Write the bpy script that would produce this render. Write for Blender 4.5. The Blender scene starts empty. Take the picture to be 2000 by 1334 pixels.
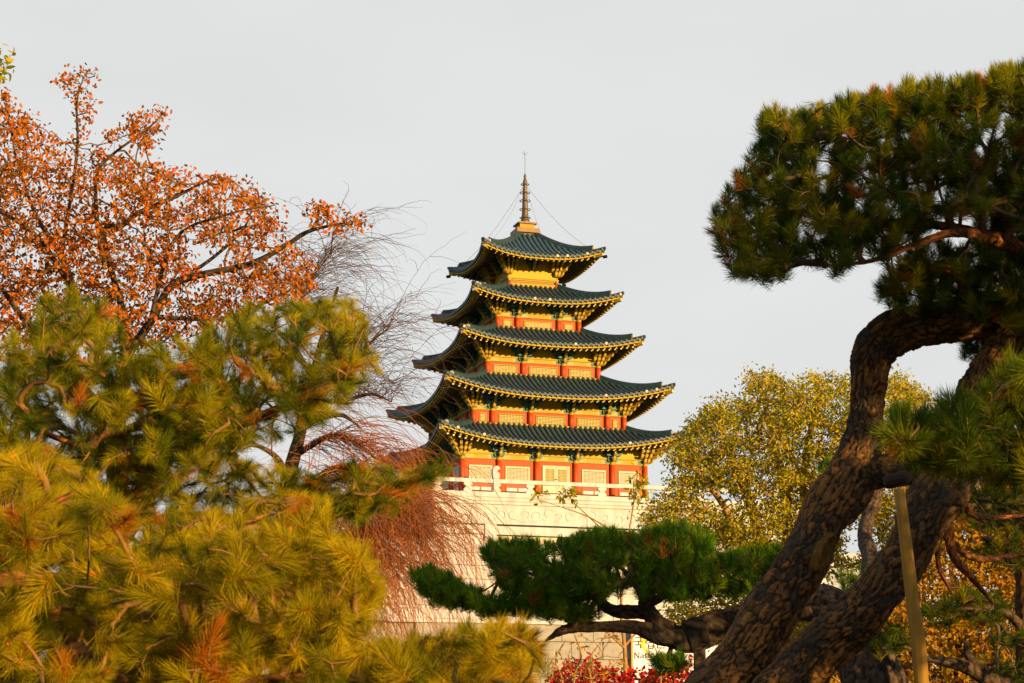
import bpy, math, random
import numpy as np
from mathutils import Matrix, Vector, Quaternion

rng = np.random.default_rng(7)
random.seed(7)
SC = bpy.context.scene
COL = SC.collection

# ------------------------------------------------------------------ camera
FPX, PITCH, EYE = 3767.0, math.radians(11.805), 1.6
cam = bpy.data.cameras.new('camera')
cam.sensor_width = 36.0
cam.lens = FPX / 2000 * 36
cam.clip_end = 6000
cam.dof.use_dof = True
cam.dof.focus_distance = 26.0
cam.dof.aperture_fstop = 15.0
camo = bpy.data.objects.new('camera', cam)
COL.objects.link(camo)
camo.location = (0, 0, EYE)
camo.rotation_euler = (math.pi / 2 + PITCH, 0, 0)
SC.camera = camo

# ------------------------------------------------------------------ sky and sun
SUN_EL, SUN_AZ = 8.0, 45.0        # azimuth: degrees to the right of straight behind the camera
se, sa = math.radians(SUN_EL), math.radians(SUN_AZ)
TOSUN = Vector((math.sin(sa) * math.cos(se), -math.cos(sa) * math.cos(se), math.sin(se)))
w = bpy.data.worlds.new('World')
SC.world = w
w.use_nodes = True
nt = w.node_tree
nt.nodes.clear()
out = nt.nodes.new('ShaderNodeOutputWorld')
bg = nt.nodes.new('ShaderNodeBackground')
sky = nt.nodes.new('ShaderNodeTexSky')
sky.sky_type = 'NISHITA'
sky.sun_disc = False
sky.sun_elevation = se
sky.sun_rotation = math.atan2(TOSUN.x, TOSUN.y)
sky.dust_density = 4.0
mixs = nt.nodes.new('ShaderNodeMix')
mixs.data_type = 'RGBA'
mixs.inputs['Factor'].default_value = 0.955      # thin pale high cloud veils nearly all of the blue
nt.links.new(sky.outputs[0], mixs.inputs['A'])
mixs.inputs['B'].default_value = (3.48, 3.55, 3.50, 1)
tcw = nt.nodes.new('ShaderNodeTexCoord')
nzw = nt.nodes.new('ShaderNodeTexNoise')
nzw.inputs['Scale'].default_value = 5.0
nzw.inputs['Detail'].default_value = 5.0
mpw = nt.nodes.new('ShaderNodeMapping')
mpw.inputs['Scale'].default_value = (1.0, 1.0, 3.0)
nt.links.new(tcw.outputs['Generated'], mpw.inputs['Vector'])
nt.links.new(mpw.outputs[0], nzw.inputs['Vector'])
mrw = nt.nodes.new('ShaderNodeMapRange')
mrw.inputs['From Min'].default_value = 0.3
mrw.inputs['From Max'].default_value = 0.7
mrw.inputs['To Min'].default_value = 0.965
mrw.inputs['To Max'].default_value = 1.025
nt.links.new(nzw.outputs['Fac'], mrw.inputs['Value'])
mlw = nt.nodes.new('ShaderNodeVectorMath')
mlw.operation = 'SCALE'
nt.links.new(mixs.outputs['Result'], mlw.inputs[0])
nt.links.new(mrw.outputs['Result'], mlw.inputs['Scale'])
nt.links.new(mlw.outputs[0], bg.inputs['Color'])
bg.inputs['Strength'].default_value = 0.1
nt.links.new(bg.outputs[0], out.inputs['Surface'])
sun = bpy.data.lights.new('sun', 'SUN')
sun.energy = 5.0
sun.angle = math.radians(0.6)
sun.color = (1.0, 0.62, 0.21)
suno = bpy.data.objects.new('sun', sun)
COL.objects.link(suno)
suno.rotation_euler = TOSUN.to_track_quat('Z', 'Y').to_euler()
SC.view_settings.view_transform = 'Standard'
SC.view_settings.look = 'None'
SC.view_settings.gamma = 1
SC.view_settings.use_curve_mapping = False
SC.view_settings.exposure = 1.15

# ------------------------------------------------------------------ helpers
CP, SP = math.cos(PITCH), math.sin(PITCH)


def at(px, py, d):
    """world point seen at photo pixel (px,py), d metres in front of the camera"""
    u, v = (px - 1000) / FPX, (667 - py) / FPX
    y, z = CP - SP * v, SP + CP * v
    return np.array([u / y * d, d, EYE + z / y * d])


def project(P):
    P = np.atleast_2d(P) - np.array([0, 0, EYE])
    d = P[:, 1] * CP + P[:, 2] * SP
    u = -P[:, 1] * SP + P[:, 2] * CP
    return 1000 + FPX * P[:, 0] / d, 667 - FPX * u / d


def tag(o, label=None, cat=None, group=None, kind=None):
    if label: o['label'] = label
    if cat: o['category'] = cat
    if group: o['group'] = group
    if kind: o['kind'] = kind
    return o


def empty(name, loc, rz=0.0):
    o = bpy.data.objects.new(name, None)
    COL.objects.link(o)
    o.location = loc
    o.rotation_euler = (0, 0, rz)
    o.empty_display_size = 0.3
    return o


def np_mesh(name, V, F, attrs=None, smooth=False):
    V = np.ascontiguousarray(V, dtype=np.float32)
    F = np.ascontiguousarray(F, dtype=np.int32)
    me = bpy.data.meshes.new(name)
    n, k = F.shape
    me.vertices.add(len(V))
    me.vertices.foreach_set('co', V.ravel())
    me.loops.add(n * k)
    me.loops.foreach_set('vertex_index', F.ravel())
    me.polygons.add(n)
    me.polygons.foreach_set('loop_start', np.arange(0, n * k, k, dtype=np.int32))
    me.polygons.foreach_set('loop_total', np.full(n, k, dtype=np.int32))
    if smooth:
        me.polygons.foreach_set('use_smooth', np.ones(n, dtype=bool))
    for an, av in (attrs or {}).items():
        a = me.attributes.new(an, 'FLOAT', 'POINT')
        a.data.foreach_set('value', np.ascontiguousarray(av, dtype=np.float32))
    me.update(calc_edges=True)
    return me


def link(name, me, m, parent=None, kind=None, label=None, loc=None):
    o = bpy.data.objects.new(name, me)
    COL.objects.link(o)
    if m is not None and not me.materials:
        me.materials.append(m)
    if parent is not None: o.parent = parent
    if kind: o['kind'] = kind
    if label: o['label'] = label
    if loc is not None: o.location = loc
    return o


class MB:
    """collects quads/polys into one mesh"""

    def __init__(self):
        self.v, self.f = [], []

    def add(self, V, F):
        b = len(self.v)
        self.v += [tuple(map(float, p)) for p in V]
        self.f += [tuple(i + b for i in q) for q in F]

    def box(self, x0, x1, y0, y1, z0, z1, T=None):
        P = [(x0, y0, z0), (x1, y0, z0), (x1, y1, z0), (x0, y1, z0), (x0, y0, z1), (x1, y0, z1), (x1, y1, z1), (x0, y1, z1)]
        if T: P = [T(*p) for p in P]
        self.add(P, [(3, 2, 1, 0), (4, 5, 6, 7), (0, 1, 5, 4), (1, 2, 6, 5), (2, 3, 7, 6), (3, 0, 4, 7)])

    def prism(self, prof, h0, h1, T):
        """prof: (o,z) polygon, extruded along a from h0 to h1; T(a,o,z)"""
        n = len(prof)
        P = [T(h0, o, z) for o, z in prof] + [T(h1, o, z) for o, z in prof]
        self.add(P, [tuple(range(n))[::-1], tuple(range(n, 2 * n))] + [(i, (i + 1) % n, n + (i + 1) % n, n + i) for i in range(n)])

    def tube(self, P, R, k=6, cap=True):
        V, F = tube_np(np.array(P, float), np.broadcast_to(np.array(R, float), (len(P),)), k)
        b = len(self.v)
        self.add(V, F.tolist())
        if cap:
            n = len(P)
            self.f.append(tuple(b + i for i in range(k))[::-1])
            self.f.append(tuple(b + (n - 1) * k + i for i in range(k)))

    def lathe(self, prof, k=16, c=(0, 0)):
        n = len(prof)
        P = [(c[0] + r * math.cos(2 * math.pi * j / k), c[1] + r * math.sin(2 * math.pi * j / k), z) for r, z in prof for j in range(k)]
        F = [(i * k + j, i * k + (j + 1) % k, (i + 1) * k + (j + 1) % k, (i + 1) * k + j) for i in range(n - 1) for j in range(k)]
        F += [tuple(range(k))[::-1], tuple((n - 1) * k + j for j in range(k))]
        self.add(P, F)

    def mesh(self, name, smooth=False):
        me = bpy.data.meshes.new(name)
        me.from_pydata(self.v, [], self.f)
        if smooth:
            me.polygons.foreach_set('use_smooth', np.ones(len(me.polygons), dtype=bool))
        me.update()
        return me

    def obj(self, name, m, parent=None, kind=None, label=None, smooth=False):
        return link(name, self.mesh(name, smooth), m, parent, kind, label)


def frames(P):
    P = np.asarray(P, float)
    T = np.gradient(P, axis=0)
    T /= np.linalg.norm(T, axis=1, keepdims=True) + 1e-9
    ref = np.array([0.3, 0.2, 1.0]) if abs(T[0, 2]) < 0.9 else np.array([1.0, 0.2, 0])
    N = np.zeros_like(P)
    n = ref
    for i in range(len(P)):
        n = n - T[i] * np.dot(n, T[i])
        n = n / (np.linalg.norm(n) + 1e-9)
        N[i] = n
    return T, N, np.cross(T, N)


def tube_np(P, R, k):
    T, N, B = frames(P)
    a = np.arange(k) * 2 * math.pi / k
    V = P[:, None, :] + R[:, None, None] * (np.cos(a)[None, :, None] * N[:, None, :] + np.sin(a)[None, :, None] * B[:, None, :])
    n = len(P)
    i, j = np.meshgrid(np.arange(n - 1), np.arange(k), indexing='ij')
    F = np.stack([i * k + j, i * k + (j + 1) % k, (i + 1) * k + (j + 1) % k, (i + 1) * k + j], -1).reshape(-1, 4)
    return V.reshape(-1, 3), F


def catmull(K, step):
    """resample control rows (x,y,z,r) smoothly"""
    K = np.asarray(K, float)
    Q = np.vstack([2 * K[0] - K[1], K, 2 * K[-1] - K[-2]])
    outp = []
    for i in range(1, len(Q) - 2):
        p0, p1, p2, p3 = Q[i - 1], Q[i], Q[i + 1], Q[i + 2]
        n = max(2, int(np.linalg.norm((p2 - p1)[:3]) / step))
        t = np.linspace(0, 1, n, endpoint=False)[:, None]
        outp.append(0.5 * ((2 * p1) + (-p0 + p2) * t + (2 * p0 - 5 * p1 + 4 * p2 - p3) * t * t + (-p0 + 3 * p1 - 3 * p2 + p3) * t ** 3))
    outp.append(K[-1:])
    return np.vstack(outp)


def limb_ctrl(rows):
    """rows of photo (px,py,depth,width_px) -> control rows in world space with radius"""
    res = []
    for px, py, d, wpx in rows:
        res.append(np.append(at(px, py, d), 0.5 * wpx * d / FPX))
    return np.array(res)


# ------------------------------------------------------------------ materials
def newmat(name, rough=0.7, spec=0.3):
    m = bpy.data.materials.new(name)
    m.use_nodes = True
    b = m.node_tree.nodes['Principled BSDF']
    b.inputs['Roughness'].default_value = rough
    b.inputs['Specular IOR Level'].default_value = spec
    return m, m.node_tree, b


def noise(t, scale, detail=4, coord='Object', stretch=None):
    tc = t.nodes.new('ShaderNodeTexCoord')
    n = t.nodes.new('ShaderNodeTexNoise')
    n.inputs['Scale'].default_value = scale
    n.inputs['Detail'].default_value = detail
    if stretch:
        mp = t.nodes.new('ShaderNodeMapping')
        mp.inputs['Scale'].default_value = stretch
        t.links.new(tc.outputs[coord], mp.inputs['Vector'])
        t.links.new(mp.outputs[0], n.inputs['Vector'])
    else:
        t.links.new(tc.outputs[coord], n.inputs['Vector'])
    return n


def ramp(t, fac, stops, interp='LINEAR'):
    r = t.nodes.new('ShaderNodeValToRGB')
    r.color_ramp.interpolation = interp
    e = r.color_ramp.elements
    while len(e) < len(stops): e.new(0.5)
    for el, (p, c) in zip(e, stops):
        el.position = p
        el.color = (*c, 1)
    t.links.new(fac, r.inputs[0])
    return r.outputs[0]


def mat_plain(name, c, rough=0.7, spec=0.3, var=0.25, scale=6.0, bump=0.0, stretch=None, metal=0.0):
    m, t, b = newmat(name, rough, spec)
    n = noise(t, scale, 5, 'Object', stretch)
    lo = tuple(x * (1 - var) for x in c)
    hi = tuple(min(1, x * (1 + var)) for x in c)
    t.links.new(ramp(t, n.outputs['Fac'], [(0.3, lo), (0.7, hi)]), b.inputs['Base Color'])
    b.inputs['Metallic'].default_value = metal
    if bump:
        bp = t.nodes.new('ShaderNodeBump')
        bp.inputs['Strength'].default_value = bump
        bp.inputs['Distance'].default_value = 0.02
        t.links.new(n.outputs['Fac'], bp.inputs['Height'])
        t.links.new(bp.outputs[0], b.inputs['Normal'])
    return m


def add_rand(t, attr='var'):
    a = t.nodes.new('ShaderNodeAttribute')
    a.attribute_name = attr
    oi = t.nodes.new('ShaderNodeObjectInfo')
    s = t.nodes.new('ShaderNodeMath')
    s.operation = 'ADD'
    t.links.new(a.outputs['Fac'], s.inputs[0])
    t.links.new(oi.outputs['Random'], s.inputs[1])
    f = t.nodes.new('ShaderNodeMath')
    f.operation = 'FRACT'
    t.links.new(s.outputs[0], f.inputs[0])
    return f.outputs[0]


def mat_leaf(name, stops, rough=0.55, transl=0.3, tipstops=None, interp='LINEAR'):
    """leaf/needle: colour by a random value per tuft or leaf, partly translucent"""
    m, t, b = newmat(name, 0.8, 0.06)
    col = ramp(t, add_rand(t), stops, interp)
    if tipstops:
        a = t.nodes.new('ShaderNodeAttribute')
        a.attribute_name = 'tip'
        mul = t.nodes.new('ShaderNodeMix')
        mul.data_type = 'RGBA'
        mul.blend_type = 'MULTIPLY'
        mul.inputs['Factor'].default_value = 1
        t.links.new(col, mul.inputs['A'])
        t.links.new(ramp(t, a.outputs['Fac'], tipstops), mul.inputs['B'])
        col = mul.outputs['Result']
    t.links.new(col, b.inputs['Base Color'])
    tr = t.nodes.new('ShaderNodeBsdfTranslucent')
    t.links.new(col, tr.inputs['Color'])
    mx = t.nodes.new('ShaderNodeMixShader')
    mx.inputs[0].default_value = transl
    t.links.new(b.outputs[0], mx.inputs[1])
    t.links.new(tr.outputs[0], mx.inputs[2])
    t.links.new(mx.outputs[0], t.nodes['Material Output'].inputs['Surface'])
    return m


def mat_bark(name, cold, warm, fissure):
    m, t, b = newmat(name, 0.9, 0.15)
    a = t.nodes.new('ShaderNodeAttribute')
    a.attribute_name = 'cell'
    col = ramp(t, a.outputs['Fac'], [(0.0, cold), (0.55, tuple((x + y) / 2 for x, y in zip(cold, warm))), (1.0, warm)])
    n = noise(t, 35, 6, 'Object')
    mul = t.nodes.new('ShaderNodeMix')
    mul.data_type = 'RGBA'
    mul.blend_type = 'MULTIPLY'
    mul.inputs['Factor'].default_value = 1
    t.links.new(col, mul.inputs['A'])
    t.links.new(ramp(t, n.outputs['Fac'], [(0.3, (0.55, 0.55, 0.55)), (0.7, (1.25, 1.2, 1.15))]), mul.inputs['B'])
    c = t.nodes.new('ShaderNodeAttribute')
    c.attribute_name = 'crack'
    mx = t.nodes.new('ShaderNodeMix')
    mx.data_type = 'RGBA'
    t.links.new(c.outputs['Fac'], mx.inputs['Factor'])
    t.links.new(mul.outputs['Result'], mx.inputs['A'])
    mx.inputs['B'].default_value = (*fissure, 1)
    t.links.new(mx.outputs['Result'], b.inputs['Base Color'])
    bp = t.nodes.new('ShaderNodeBump')
    bp.inputs['Strength'].default_value = 0.6
    bp.inputs['Distance'].default_value = 0.008
    t.links.new(n.outputs['Fac'], bp.inputs['Height'])
    t.links.new(bp.outputs[0], b.inputs['Normal'])
    return m


def mat_paint(name, base, motifs, scale):
    """painted timber: base colour broken up by ring and scroll motifs"""
    m, t, b = newmat(name, 0.6, 0.3)
    tc = t.nodes.new('ShaderNodeTexCoord')
    v = t.nodes.new('ShaderNodeTexVoronoi')
    v.inputs['Scale'].default_value = scale
    t.links.new(tc.outputs['Object'], v.inputs['Vector'])
    ws = t.nodes.new('ShaderNodeMath')
    ws.operation = 'SINE'
    ml = t.nodes.new('ShaderNodeMath')
    ml.operation = 'MULTIPLY'
    ml.inputs[1].default_value = 16
    t.links.new(v.outputs['Distance'], ml.inputs[0])
    t.links.new(ml.outputs[0], ws.inputs[0])
    col = ramp(t, ws.outputs[0], [(0.0, base), (0.42, base), (0.5, motifs[0]), (0.8, motifs[1]), (0.95, motifs[2])], 'CONSTANT')
    n = noise(t, 1.3, 3)
    mx = t.nodes.new('ShaderNodeMix')
    mx.data_type = 'RGBA'
    t.links.new(ramp(t, n.outputs['Fac'], [(0.45, (0, 0, 0)), (0.55, (1, 1, 1))]), mx.inputs['Factor'])
    mx.inputs['A'].default_value = (*base, 1)
    t.links.new(col, mx.inputs['B'])
    t.links.new(mx.outputs['Result'], b.inputs['Base Color'])
    return m


M = {}
M['tile'] = mat_plain('roof_tile', (0.023, 0.056, 0.076), 0.5, 0.3, 0.3, 2.5)
M['pan'] = mat_plain('pan_tile', (0.010, 0.016, 0.018), 0.7, 0.3, 0.3, 2.5)
M['ridge'] = mat_plain('ridge_tile', (0.012, 0.032, 0.040), 0.6, 0.35, 0.35, 3)
M['tile_end'] = mat_plain('tile_end', (0.028, 0.055, 0.085), 0.6, 0.3, 0.35, 3)
M['plaster'] = mat_plain('plaster', (0.42, 0.36, 0.30), 0.8, 0.2, 0.15, 4)
M['yellow'] = mat_plain('yellow_paint', (0.29, 0.205, 0.004), 0.6, 0.3, 0.15, 2)
M['yellow2'] = mat_paint('painted_yellow_band', (0.29, 0.20, 0.005), [(0.24, 0.29, 0.04), (0.13, 0.24, 0.06), (0.03, 0.13, 0.14)], 3.2)
M['panel'] = mat_paint('bracket_panel_paint', (0.40, 0.27, 0.006), [(0.34, 0.27, 0.01), (0.36, 0.15, 0.01), (0.24, 0.30, 0.03)], 2.0)
M['teal'] = mat_paint('teal_paint', (0.03, 0.115, 0.105), [(0.06, 0.19, 0.15), (0.02, 0.11, 0.14), (0.22, 0.20, 0.04)], 3.0)
M['gold'] = mat_paint('tongue_paint', (0.32, 0.20, 0.006), [(0.30, 0.10, 0.01), (0.34, 0.28, 0.07), (0.06, 0.15, 0.08)], 5.0)
M['tip'] = mat_plain('tongue_tip', (0.36, 0.26, 0.04), 0.6, 0.3, 0.2, 5)
M['rafter'] = mat_plain('rafter_paint', (0.075, 0.06, 0.025), 0.7, 0.25, 0.25, 4)
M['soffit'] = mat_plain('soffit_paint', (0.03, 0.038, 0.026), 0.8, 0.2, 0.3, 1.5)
M['red'] = mat_plain('red_paint', (0.36, 0.042, 0.004), 0.6, 0.3, 0.12, 2)
M['column'] = mat_plain('column_paint', (0.33, 0.045, 0.004), 0.55, 0.3, 0.12, 2)
M['wframe'] = mat_plain('cream_frame', (0.38, 0.40, 0.34), 0.6, 0.3, 0.06, 4)
M['yframe'] = mat_plain('ochre_frame', (0.28, 0.18, 0.008), 0.6, 0.3, 0.1, 4)
M['lattice'] = mat_plain('lattice_paint', (0.42, 0.38, 0.17), 0.6, 0.3, 0.08, 4)
M['paper'] = mat_plain('lattice_back', (0.075, 0.06, 0.02), 0.8, 0.2, 0.2, 3)
M['screen'] = mat_plain('screen_back', (0.05, 0.045, 0.015), 0.8, 0.2, 0.2, 3)
M['white'] = mat_plain('white_board', (0.42, 0.46, 0.6), 0.6, 0.3, 0.05, 3)
M['granite'] = mat_plain('granite', (0.365, 0.385, 0.43), 0.8, 0.2, 0.16, 1.6, 0.1, (1, 1, .25))
M['granite2'] = mat_plain('rough_granite', (0.33, 0.345, 0.39), 0.85, 0.2, 0.18, 1.6, 0.15, (1, 1, .3))
M['grey_stone'] = mat_plain('grey_stone', (0.24, 0.235, 0.235), 0.85, 0.2, 0.15, 1.6, 0.2)
M['glass'] = mat_plain('olive_glass', (0.16, 0.14, 0.05), 0.25, 0.5, 0.1, 1)
M['bronze'] = mat_plain('bronze', (0.085, 0.06, 0.045), 0.5, 0.5, 0.3, 3, metal=0.35)
M['copper'] = mat_plain('brown_copper', (0.17, 0.085, 0.025), 0.55, 0.4, 0.2, 2)
M['wire'] = mat_plain('wire', (0.12, 0.11, 0.10), 0.6, 0.4)
M['pole'] = mat_plain('peeled_pole', (0.19, 0.105, 0.014), 0.75, 0.2, 0.25, 8, 0.15, (3, 3, 0.3))
M['scar'] = mat_plain('cut_wood', (0.085, 0.045, 0.010), 0.85, 0.15, 0.45, 30, 0.4, (2, 2, .6))
M['pad'] = mat_plain('dark_pad', (0.02, 0.012, 0.009), 0.9, 0.2, 0.3, 8)
M['post'] = mat_plain('grey_post', (0.06, 0.045, 0.035), 0.8, 0.2, 0.25, 8)
M['strap'] = mat_plain('black_strap', (0.01, 0.009, 0.009), 0.8, 0.2, 0.2, 8)
M['signframe'] = mat_plain('sign_frame', (0.42, 0.20, 0.03), 0.6, 0.3, 0.15, 3)
M['sign'] = mat_plain('sign_face', (0.44, 0.49, 0.66), 0.5, 0.3, 0.03, 2)
M['ink'] = mat_plain('sign_ink', (0.035, 0.02, 0.012), 0.6, 0.3, 0.05, 2)
M['mark'] = mat_plain('sign_mark', (0.72, 0.40, 0.02), 0.6, 0.3, 0.05, 2)
M['ground'] = mat_plain('dry_ground', (0.09, 0.075, 0.04), 0.95, 0.1, 0.3, 0.4)
M['bark'] = mat_bark('pine_bark', (0.034, 0.026, 0.018), (0.16, 0.075, 0.020), (0.012, 0.009, 0.007))
M['bark_red'] = mat_bark('red_pine_bark', (0.13, 0.055, 0.028), (0.33, 0.12, 0.035), (0.03, 0.012, 0.006))
M['bark_grey'] = mat_bark('dark_bark', (0.05, 0.04, 0.035), (0.10, 0.065, 0.045), (0.012, 0.009, 0.008))
M['twig_pine'] = mat_plain('pine_twig', (0.17, 0.085, 0.03), 0.85, 0.2, 0.35, 9)
M['twig_dark'] = mat_plain('dark_twig', (0.065, 0.042, 0.028), 0.85, 0.2, 0.35, 9)
M['twig_brown'] = mat_plain('brown_twig', (0.13, 0.07, 0.028), 0.85, 0.2, 0.35, 9)
M['twig_tan'] = mat_plain('tan_twig', (0.24, 0.14, 0.05), 0.85, 0.2, 0.3, 9)
M['twig_grey'] = mat_plain('grey_twig', (0.10, 0.055, 0.04), 0.85, 0.05, 0.4, 0.6)
M['twig_red'] = mat_plain('red_twig', (0.25, 0.085, 0.028), 0.85, 0.05, 0.45, 0.6)
M['bud'] = mat_plain('pine_bud', (0.55, 0.10, 0.02), 0.7, 0.2, 0.2, 30)
TIP = [(0.0, (1.1, 0.72, 0.5)), (0.25, (0.95, 0.95, 0.95)), (1.0, (1.05, 1.05, 1.0))]
M['needle_gold'] = mat_leaf('golden_needles', [(0.0, (0.05, 0.07, 0.003)), (0.25, (0.17, 0.155, 0.004)), (0.6, (0.33, 0.25, 0.004)), (0.96, (0.42, 0.30, 0.005)), (0.97, (0.36, 0.12, 0.008)), (1.0, (0.36, 0.12, 0.008))], 0.5, 0.35, TIP)
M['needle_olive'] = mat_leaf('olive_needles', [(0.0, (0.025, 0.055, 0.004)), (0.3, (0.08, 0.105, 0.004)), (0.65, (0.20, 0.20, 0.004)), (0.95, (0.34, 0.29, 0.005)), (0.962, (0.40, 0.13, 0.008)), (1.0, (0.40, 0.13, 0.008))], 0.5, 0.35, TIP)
M['needle_bough'] = mat_leaf('bough_needles', [(0.0, (0.02, 0.045, 0.004)), (0.5, (0.065, 0.10, 0.005)), (0.85, (0.15, 0.16, 0.005)), (0.97, (0.24, 0.21, 0.005)), (0.98, (0.30, 0.10, 0.008)), (1.0, (0.30, 0.10, 0.008))], 0.5, 0.35, TIP)
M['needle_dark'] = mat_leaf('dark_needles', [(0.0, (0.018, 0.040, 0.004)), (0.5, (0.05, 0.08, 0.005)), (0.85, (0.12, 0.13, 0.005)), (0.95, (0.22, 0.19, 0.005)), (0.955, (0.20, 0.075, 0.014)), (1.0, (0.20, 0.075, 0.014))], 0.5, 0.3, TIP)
M['needle_green'] = mat_leaf('green_needles', [(0.0, (0.03, 0.085, 0.004)), (0.5, (0.06, 0.15, 0.006)), (0.965, (0.14, 0.20, 0.008)), (0.975, (0.20, 0.085, 0.014)), (1.0, (0.2, 0.085, 0.014))], 0.5, 0.3, TIP)
M['leaf_orange'] = mat_leaf('orange_leaf', [(0.0, (0.12, 0.025, 0.005)), (0.35, (0.28, 0.075, 0.006)), (0.75, (0.40, 0.14, 0.007)), (1.0, (0.42, 0.06, 0.015))], 0.5, 0.35)
M['leaf_yellow'] = mat_leaf('yellow_leaf', [(0.0, (0.11, 0.13, 0.006)), (0.35, (0.24, 0.24, 0.010)), (0.75, (0.37, 0.33, 0.015)), (1.0, (0.42, 0.29, 0.010))], 0.5, 0.35)
M['leaf_amber'] = mat_leaf('amber_leaf', [(0.0, (0.15, 0.11, 0.006)), (0.5, (0.33, 0.19, 0.007)), (1.0, (0.40, 0.14, 0.007))], 0.5, 0.35)
M['leaf_red'] = mat_leaf('red_leaf', [(0.0, (0.15, 0.006, 0.006)), (0.6, (0.34, 0.010, 0.008)), (1.0, (0.46, 0.025, 0.012))], 0.5, 0.35)

# ------------------------------------------------------------------ ground
mb = MB()
N_ = 24
gx = np.linspace(-1, 1, N_)
gx = np.sign(gx) * np.abs(gx) ** 2 * 3000
V = [(x, y, 0.0) for y in gx for x in gx]
mb.add(V, [(j * N_ + i, j * N_ + i + 1, (j + 1) * N_ + i + 1, (j + 1) * N_ + i) for j in range(N_ - 1) for i in range(N_ - 1)])
mb.obj('ground', M['ground'], kind='structure')

# ------------------------------------------------------------------ pagoda
TH = math.radians(17.24)
ORG = (1.05, 150.0, 19.94)
PG = empty('pagoda', ORG, TH)
tag(PG, 'five-storey pagoda with curved dark tiled roofs, yellow brackets and red walls on the stone platform', 'pagoda')


def side(k):
    def T(a, o, z):
        if k == 0: return (a, -o, z)
        if k == 1: return (o, a, z)
        if k == 2: return (-a, o, z)
        return (-o, -a, z)
    return T


class Sub:
    """a part: collects geometry and links it under parent"""


STO = [  # base z, half width, soffit z rel, red top, lintel top, roof corner half width, corner z, sag
    dict(z=0.0, w=7.354, sof=4.0, red=2.35, lin=2.72, W=9.55, H=4.6, sag=1.18),
    dict(z=5.19, w=6.147, sof=2.8, red=1.05, lin=1.40, W=9.03, H=8.35, sag=1.16),
    dict(z=9.31, w=4.63, sof=2.8, red=1.0, lin=1.34, W=7.325, H=12.30, sag=0.84),
    dict(z=13.25, w=3.466, sof=2.5, red=0.88, lin=1.2, W=6.07, H=15.94, sag=0.80),
    dict(z=16.96, w=2.09, sof=3.0, red=0.5, lin=0.62, W=5.0, H=19.72, sag=0.80),
]


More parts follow.
